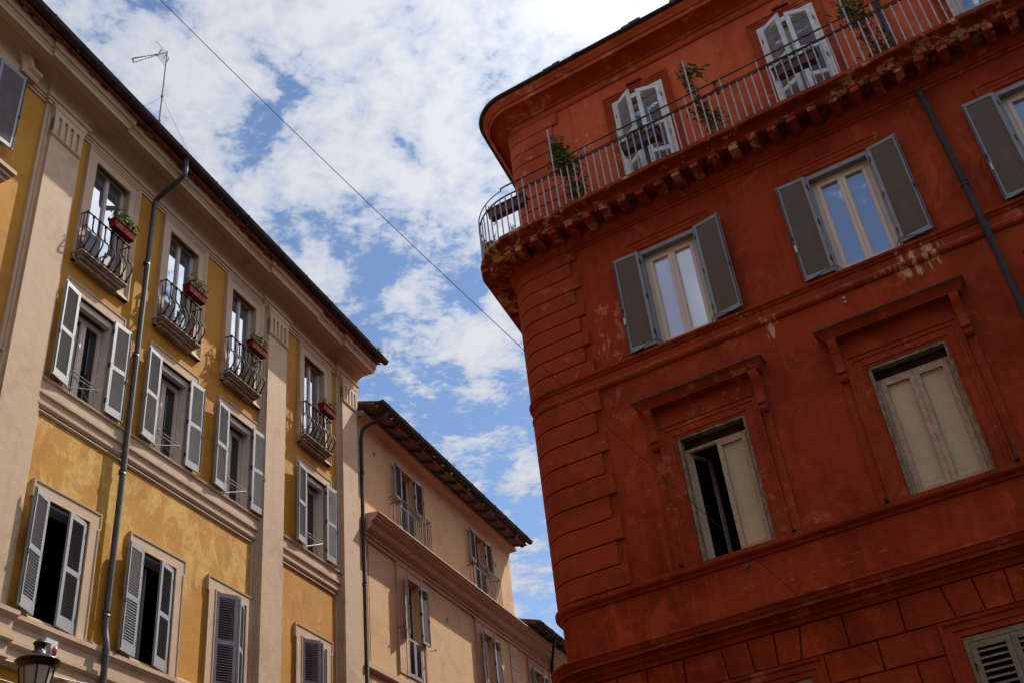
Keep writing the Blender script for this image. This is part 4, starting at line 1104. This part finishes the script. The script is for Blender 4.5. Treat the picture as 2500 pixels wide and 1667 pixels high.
def corner_trough():
    x, y = r_point(-.12, OFFR-.16)
    base = Rf.loc+Rf.e*x+Rf.y*y+Vector((0, 0, 14.16+EYE))
    root = tag(link('balcony_trough', None, None, base, Rf.rot), 'empty brown trough at the rounded left end of the red balcony railing', 'planter', 'brown troughs on the red balcony railing')
    mb = MB(); w, d, h = .42, .11, .2
    mb.hexa([(-w*.96, -d*.7, 0), (w*.96, -d*.7, 0), (w*.96, d*.7, 0), (-w*.96, d*.7, 0), (-w, -d, h), (w, -d, h), (w, d, h), (-w, d, h)]); mb.box(-w-.015, w+.015, -d-.015, d+.015, h-.025, h+.005)
    obj('trough', mb, BROWNPOT, root)
    for xx in (-w*.85, w*.9):
        mb = MB(); mb.tube([(xx, -.14, h+.05), (xx, .10, -.02), (xx, .02, -.12)], .010, 4); obj('bracket', mb, IRON, root)
corner_trough()
rail_trough(-4.80, -4.02, 'brown trough with two green sprigs, in front of the white shutters nearest the rounded corner', 52, LEAF1, 150)
rail_trough(-1.76, -.97, 'brown trough with pale blooms, before the second pair of white shutters from the corner', 53, LEAF1, 26)

def vine(name_label, u, seed, hgt, dens, loff=.30):
    """climber growing from the balcony floor up the tall post"""
    rng = random.Random(seed); base = Rf.W(u, loff, 13.49)
    root = tag(link('climbing_plant', None, None, base, Rf.rot), name_label, 'plant', 'climbers on the red balcony')
    mb = MB(); stems = []
    for i in range(5):
        pts = []; x = rng.uniform(-.06, .12); y = rng.uniform(-.05, .05)
        for k in range(9):
            t = k/8; pts.append((x*(1-t)+rng.gauss(0, .03)+(-.16*t*t), y-.22*t*t+rng.gauss(0, .02), t*hgt*rng.uniform(.9, 1.0)))
        pts = sorted(pts, key=lambda p: p[2]); mb.tube(pts, .008, 4); stems += pts
    obj('stem', mb, STEM, root)
    mb = MB()
    for i in range(dens[0]):      # main clumps
        c = rng.choice(dens[1]); mb.leaf((c[0]+rng.gauss(0, c[3]), c[1]+rng.gauss(0, c[3]*.6), c[2]+rng.gauss(0, c[4])), .085, rng)
    for i in range(dens[0]//4):
        p = rng.choice(stems); mb.leaf((p[0]+rng.gauss(0, .07), p[1]+rng.gauss(0, .05), p[2]+rng.gauss(0, .05)), .075, rng)
    obj('foliage', mb, LEAF2, root)
vine('dense dark green climber on the tall post nearest the rounded corner of the red balcony', -5.98, 61, 1.95, (1100, [(-.10, -.15, 1.35, .13, .16), (-.02, -.1, 1.15, .17, .1), (.12, 0, .55, .12, .25), (-.12, -.2, 1.55, .08, .1)]))
vine('thin leggy climber with bare twisted stems on the middle tall post of the red balcony', -3.12, 62, 2.0, (620, [(-.02, -.15, 1.85, .13, .06), (-.16, -.2, 1.6, .05, .2), (-.12, -.1, .95, .1, .1), (.12, 0, .45, .12, .25), (.06, 0, .75, .12, .08)]))
vine('bushy climber on the tall post beside the attic drainpipe of the red balcony', -.10, 63, 1.95, (850, [(-.12, -.15, 1.55, .15, .14), (-.02, -.1, 1.3, .1, .2), (.12, 0, .5, .15, .2), (.25, 0, .2, .1, .1)]))

def pot_plant(pos, label, r, h, seed, leafmat, n, sz, hh, name='flower_pot', group=None, pot=True, stems=9):
    rng = random.Random(seed); root = tag(link(name, None, None, pos, Rf.rot), label, 'plant' if not pot else 'flower pot', group)
    if pot:
        mb = MB(); mb.lathe([(r*.7, 0), (r*.95, h*.8), (r*1.05, h*.8), (r*1.05, h), (r*.9, h), (r*.85, h*.85)], 14); obj('pot', mb, CLAY, root, smooth=True)
    mb = MB(); z0 = h if pot else 0
    tips = []
    for i in range(stems):
        a = rng.random()*6.28; k = rng.uniform(.2, 1); t = (r*1.3*k*math.cos(a), r*1.3*k*math.sin(a), z0+hh*rng.uniform(.6, 1)); tips.append(t)
        mb.tube([(t[0]*.3, t[1]*.3, z0-.02), (t[0]*.6, t[1]*.6, z0+hh*.4), t], .004, 4)
    obj('stem', mb, STEM, root)
    mb = MB()
    for i in range(n):
        t = rng.choice(tips); k = rng.uniform(.5, 1.1); mb.leaf((t[0]*k+rng.gauss(0, r*.25), t[1]*k+rng.gauss(0, r*.25), z0+(t[2]-z0)*k), sz, rng)
    obj('foliage', mb, leafmat, root)
x, y = r_point(-.72, .53); pot_plant(Rf.loc+Rf.e*x+Rf.y*y+Vector((0, 0, 13.485+EYE)), 'clay pot with dry brown twigs at the rounded end of the red balcony', .13, .24, 71, LEAF3, 70, .045, .22)
x, y = r_point(.0, .52); pot_plant(Rf.loc+Rf.e*x+Rf.y*y+Vector((0, 0, 13.485+EYE)), 'low dry brown plant on the balcony floor, right of the clay pot', .16, .0, 72, LEAF3, 110, .045, .22, 'dry_plant', None, False, 14)
mb_pos = Rf.W(-2.78, OFFR-.04, 14.40)
pot_plant(mb_pos, 'small clear pot with green sprig hooked to the balcony rail between two shuttered doors', .045, .16, 73, LEAF1, 45, .05, .16, 'hanging_pot')
# weeds on the gutters
def weed(F, u, o, z, label, seed, n, h, flower=False):
    rng = random.Random(seed); root = tag(link('gutter_weed', None, None, F.W(u, o, z), F.rot), label, 'plant', 'weeds growing on the gutters')
    mb = MB(); tips = []
    for i in range(n):
        t = (rng.gauss(0, h*.35), rng.gauss(0, .04), h*rng.uniform(.3, 1.0)); tips.append(t)
        mb.tube([(t[0]*.3, t[1]*.3, -.03), (t[0]*.6, t[1]*.6, t[2]*.5), t], .005, 4)
    obj('stem', mb, STEM, root)
    mb = MB()
    for i in range(n*9):
        t = rng.choice(tips); k = rng.uniform(.2, 1.0); mb.leaf((t[0]*k+rng.gauss(0, .025), t[1]*k+rng.gauss(0, .025), t[2]*k), .055, rng)
    obj('foliage', mb, LEAF2, root)
    if flower:
        mb = MB()
        for t in tips:
            for j in range(4): mb.leaf((t[0]+rng.gauss(0, .012), t[1], t[2]+.01), .04, rng)
        obj('blossom', mb, FLOWER, root)
weed(L, 23.30, .95, 17.52, 'yellow flowering weed at the far end of the dark gutter of the ochre palazzo', 81, 12, .34, True)
weed(M, 28.1, .82, 16.24, 'small weed sprouting from the gutter of the peach house', 82, 4, .20)
weed(L, 20.2, .97, 17.54, 'single thin weed halfway along the dark gutter of the ochre palazzo', 83, 2, .16)

# television aerial on the palazzo roof
AO, AU = -.6, 14.93
abase = L.W(AU, AO, 17.93)
ant = tag(link('television_antenna', None, None, abase, L.rot), 'thin metal television aerial on a guyed mast above the ochre palazzo roof', 'antenna')
H = 4.72
mb = MB(); mb.tube([(0, 0, -.05), (0, 0, 2.3), (-.0, 0, H)], [.024, .022, .016], 7)
for z in (2.2, 3.05): mb.tube([(0, 0, z-.03), (0, 0, z+.03)], .035, 7)
obj('mast', mb, ALU, ant)
V = Vector; head = V((0, 0, H-.07))
def rel(x, y, z): return V((x+.03, -y+.01 if False else y, z-4.83)) + head
jn = rel(-.10, .24, 4.81); tipc = rel(-.27, .86, 4.77)
sd = (tipc-jn).cross(V((0, 0, 1))).normalized(); up = sd.cross((tipc-jn).normalized())
mb = MB(); mb.tube([head, jn], .012, 5); tri = []
for s_, zz in ((-1, -.045), (1, -.045), (0, .06)):
    e_ = tipc+sd*s_*.06+up*zz; tri.append(e_); mb.tube([jn+sd*s_*.015, e_], .009, 5)
    for t in range(2, 8):
        c = jn+(e_-jn)*(t/8); mb.tube([c-sd*.03, c+sd*.03], .0035, 4)
mb.tube(tri+[tri[0]], .011, 5)
mb.tube([head-V((0, 0, .02)), rel(-.02, .12, 4.66)], .008, 4)
obj('boom', mb, ALU, ant)
vd = V((.49, .43, .75)).normalized()
def grid(a, b, c, d, n, name='reflector'):
    mb = MB()
    mb.tube([a, d], .011, 4); mb.tube([b, c], .011, 4)
    for t in range(n+1): mb.tube([a+(d-a)*t/n, b+(c-b)*t/n], .0055, 4)
    obj(name, mb, ALU, ant)
pa_, pb2, pc_, pd_ = rel(-.13, .11, 4.92), rel(.06, .0, 4.72), rel(.12, .16, 4.56), rel(-.08, .26, 4.78)
grid(pa_, pb2, pc_, pd_, 7)
a0, a1 = rel(-.26, .17, 5.09), rel(-.06, .03, 4.86)
grid(a0-vd*.14, a1-vd*.14, a1+vd*.14, a0+vd*.14, 7)
mb = MB()
for q in ((-1.6, .9, .45), (1.9, -.75, -.25)): mb.tube([(0, 0, 3.02), q], .005, 4)
obj('guy_wire', mb, STEEL, ant)

# overhead cable from the palazzo eave to the red facade
A = L.W(-3.75, 1.0, 19.75); B = Rf.W(-2.93, .02, 4.05)
mb = MB(); n = 40; pts = []
for i in range(n+1):
    t = i/n; p = A.lerp(B, t); p.z -= 1.1*4*t*(1-t); pts.append(p-B)
mb.tube(pts, .0045, 5)
tag(obj('overhead_cable', mb, BLACK, None, B), 'thin black cable crossing the sky from upper left to the red facade', 'cable')

# street lantern on a wall bracket, lower left
lp = L.W(11.08, 1.8, 4.62)
lamp = tag(link('street_lantern', None, None, lp, L.rot), 'dark bronze street lantern with frosted panes in the lower left corner', 'street lamp')
lamp.scale = (.88, .88, .95); zc = .70   # height of the cap rim above the lantern foot
mb = MB()
capp = [(.0, 1.03), (.03, 1.03), (.055, 1.015), (.065, .99), (.085, .985), (.105, .965), (.10, .945), (.085, .94), (.082, .90), (.066, .875), (.075, .855), (.105, .845), (.115, .825), (.12, .80), (.16, .785), (.22, .76), (.29, .73), (.325, .705), (.335, .69), (.33, .675), (.30, .67), (.28, .655), (.27, .62), (.25, .60), (.0, .61)]
mb.lathe(capp, 28); obj('cap', mb, LAMPIRON, lamp, smooth=True)
mb = MB()
mb.sweep([[((.292+.014*math.cos(k*math.pi/3)*(1 if i % 2 else .6))*math.cos(i*math.pi/24), (.292+.014*math.cos(k*math.pi/3)*(1 if i % 2 else .6))*math.sin(i*math.pi/24), .655+.014*math.sin(k*math.pi/3)) for k in range(6)] for i in range(48)], True, False, True)
obj('rim_beading', mb, LAMPIRON, lamp)
gb = MB(); gb.lathe([(.0, .605), (.245, .60), (.15, .06), (.0, .055)], 8); obj('lamp_glass', gb, LAMPGLASS, lamp)
mb = MB()
for i in range(8):
    t = i*math.pi/4; mb.tube([(.252*math.cos(t), .252*math.sin(t), .61), (.156*math.cos(t), .156*math.sin(t), .05)], .014, 5)
mb.lathe([(.0, -.12), (.03, -.11), (.05, -.05), (.10, -.02), (.165, .02), (.17, .05), (.16, .07), (.0, .07)], 16)
obj('lantern_frame', mb, LAMPIRON, lamp)
mb = MB(); mb.tube([(0, 0, -.1), (0, .1, -.45), (0, .6, -.75), (0, 1.2, -.7), (0, 1.77, -.5)], .035, 8); mb.tube([(0, 1.77, -1.0), (0, 1.77, -.2)], .05, 8)
mb.tube([(0, .5+.22*math.cos(t*.5)*(1-t/20), -.5+.22*math.sin(t*.5)*(1-t/20)) for t in range(16)], .018, 6)
obj('bracket', mb, LAMPIRON, lamp)

# ================================================================== unseen house added behind the viewer to shade the red facade (mirrored in the panes)
X = Facade((-.88513475, .4653348), 3.5, 0.0)
xb = X.root('added_facing_house', 'unseen dark brown house added behind the viewer to shade the red palazzo, mirrored in its lower window panes', 'building')
xs = [(-24.6+3.1*i, -23.5+3.1*i) for i in range(11)]
holes = [(a, b, z, z+2.0) for a, b in xs for z in (2.4, 6.2, 10.0, 13.2)]
mb = MB(); wall_grid(mb, X, -26, 11, GZ, 18.0, holes, 0, .25); shell(mb, X, -26, 11, GZ, 18.0, 9); obj('wall', mb, BROWNSTONE, xb)
mb = MB(); moulding(mb, sub_path(X, (-26, 11)), close_prof([(.05, 17.5), (.1, 17.6), (.4, 17.75), (.45, 18.0)])); obj('cornice', mb, BROWNSTONE, xb)
for a, b, z0, z1 in holes:
    mb = MB(); r = casing(mb, X, a, b, z0, z1, -.14); w = obj('window', mb, CASE_L, xb)
    for q in r: pane_box(X, *q, -.18, GLASS_D, w)

# ================================================================== ground
mb = MB(); S = 400; mb.quad((-S, -S, 0), (S, -S, 0), (S, S, 0), (-S, S, 0))
tag(obj('ground', mb, GROUND), kind='structure')

# ================================================================== light, sky, camera
sdir = (L.e*2.25 + (-L.y)*1.0 + Vector((0, 0, 2.95))).normalized()
elev = math.asin(sdir.z); azim = math.atan2(sdir.x, sdir.y)
sun = bpy.data.lights.new('sun', 'SUN'); sun.energy = 3.2; sun.angle = R_(.53); sun.color = (1.0, .93, .82)
so = link('sun', sun, None, (0, 0, 60)); so.rotation_euler = (-sdir).to_track_quat('-Z', 'Y').to_euler()

w = bpy.data.worlds.new('World'); scene.world = w; w.use_nodes = True; nt = w.node_tree
bg = nt.nodes['Background']; bg.inputs['Strength'].default_value = .08
sky = nt.nodes.new('ShaderNodeTexSky'); sky.sky_type = 'NISHITA'; sky.sun_disc = False
sky.sun_elevation = elev; sky.sun_rotation = azim; sky.air_density = 1.0; sky.dust_density = .15; sky.ozone_density = 1.4; sky.altitude = 1200
tc = nt.nodes.new('ShaderNodeTexCoord'); sep = nt.nodes.new('ShaderNodeSeparateXYZ'); nt.links.new(tc.outputs['Generated'], sep.inputs[0])
zc_ = math_(nt, 'MAXIMUM', sep.outputs[2], .05)
cx = math_(nt, 'DIVIDE', sep.outputs[0], zc_); cy = math_(nt, 'DIVIDE', sep.outputs[1], zc_)
cmb = nt.nodes.new('ShaderNodeCombineXYZ'); nt.links.new(cx, cmb.inputs[0]); nt.links.new(cy, cmb.inputs[1])
def cmap(scale, loc=(0, 0, 0), rot=0):
    mp = nt.nodes.new('ShaderNodeMapping'); mp.inputs['Scale'].default_value = scale; mp.inputs['Location'].default_value = loc; mp.inputs['Rotation'].default_value = (0, 0, rot)
    nt.links.new(cmb.outputs[0], mp.inputs['Vector']); return mp.outputs['Vector']
big = noise(nt, cmap((1, 1, 1), (2.3, .7, 0)), 3.0, 3, .5, .3)
mid = noise(nt, cmap((1, .8, 1), (.4, 1.9, 0), .5), 10.5, 15, .60, .35)
fine = noise(nt, cmap((1, 1.2, 1), (5, 2, 0), .9), 42, 10, .62, .3)
den = math_(nt, 'ADD', math_(nt, 'ADD', math_(nt, 'MULTIPLY', big, .52), math_(nt, 'MULTIPLY', mid, .80)), math_(nt, 'MULTIPLY', fine, .30))
den = math_(nt, 'SUBTRACT', den, ramp(nt, cy, 1.15, 1.75, 0, .10))     # the bank thins out towards the lower sky
den = math_(nt, 'SUBTRACT', den, ramp(nt, cy, -.4, -1.2, 0, .06))        # and behind the viewer
sdot = nt.nodes.new('ShaderNodeVectorMath'); sdot.operation = 'DOT_PRODUCT'; sdot.inputs[1].default_value = sdir; nt.links.new(tc.outputs['Generated'], sdot.inputs[0])
den = math_(nt, 'SUBTRACT', den, ramp(nt, cx, -.12, -.45, .008, .05))
rad2 = math_(nt, 'ADD', math_(nt, 'MULTIPLY', cx, cx), math_(nt, 'MULTIPLY', cy, cy))
den = math_(nt, 'ADD', den, ramp(nt, rad2, .25, .55, .07, 0))          # denser overhead, out of view, for more light from above
gx, gy = math_(nt, 'ADD', cx, .60), math_(nt, 'ADD', cy, 1.13)
gap = math_(nt, 'ADD', math_(nt, 'MULTIPLY', gx, gx), math_(nt, 'MULTIPLY', gy, gy))
den = math_(nt, 'SUBTRACT', den, ramp(nt, gap, .03, .11, .13, 0))        # a clear gap behind the viewer, mirrored in the panes
glow = math_(nt, 'POWER', math_(nt, 'MAXIMUM', sdot.outputs['Value'], 0), 9)   # clouds scatter forward: whiter towards the sun
den = math_(nt, 'ADD', den, math_(nt, 'MULTIPLY', glow, .07))
mask = ramp(nt, den, .66, .79)
thick = ramp(nt, den, .73, .93)
cloud = mix(nt, thick, (3.4, 3.8, 4.7), (4.7, 4.8, 5.1))
lit = nt.nodes.new('ShaderNodeVectorMath'); lit.operation = 'SCALE'; nt.links.new(cloud, lit.inputs[0]); front = math_(nt, 'ADD', ramp(nt, cy, .62, .2, 0, .9), ramp(nt, cx, .22, .6, 0, .9))     # clouds out of view brightened to add fill light
glow2 = math_(nt, 'POWER', math_(nt, 'MAXIMUM', sdot.outputs['Value'], 0), 40)
sc_ = math_(nt, 'ADD', math_(nt, 'ADD', math_(nt, 'MULTIPLY', glow, .7), .92), math_(nt, 'ADD', math_(nt, 'MINIMUM', front, .9), math_(nt, 'MULTIPLY', glow2, 3.0)))
nt.links.new(sc_, lit.inputs['Scale'])
cloud = lit.outputs[0]
skyc = nt.nodes.new('ShaderNodeMix'); skyc.data_type = 'RGBA'
nt.links.new(mask, skyc.inputs[0]); nt.links.new(sky.outputs[0], skyc.inputs[6]); nt.links.new(cloud, skyc.inputs[7])
nt.links.new(skyc.outputs[2], bg.inputs['Color'])

cam = bpy.data.cameras.new('camera'); cam.sensor_width = 36; cam.lens = 36*2662.12/2500; cam.clip_end = 2000; cam.clip_start = .1
co = link('camera', cam, None, (0, 0, EYE))
ex = Vector((.992571643, .06854572, -.10051377)); ey = Vector((-.121661456, .55922796, -.82003814)); ez = Vector((0, .82617527, .56341319))
mt = Matrix((ex, -ey, -ez)).transposed(); co.rotation_euler = mt.to_euler()
scene.camera = co
vs = scene.view_settings; vs.view_transform = 'Standard'; vs.look = 'None'; vs.exposure = .95; vs.gamma = 1
scene.cycles.max_bounces = 8; scene.cycles.sample_clamp_indirect = 6
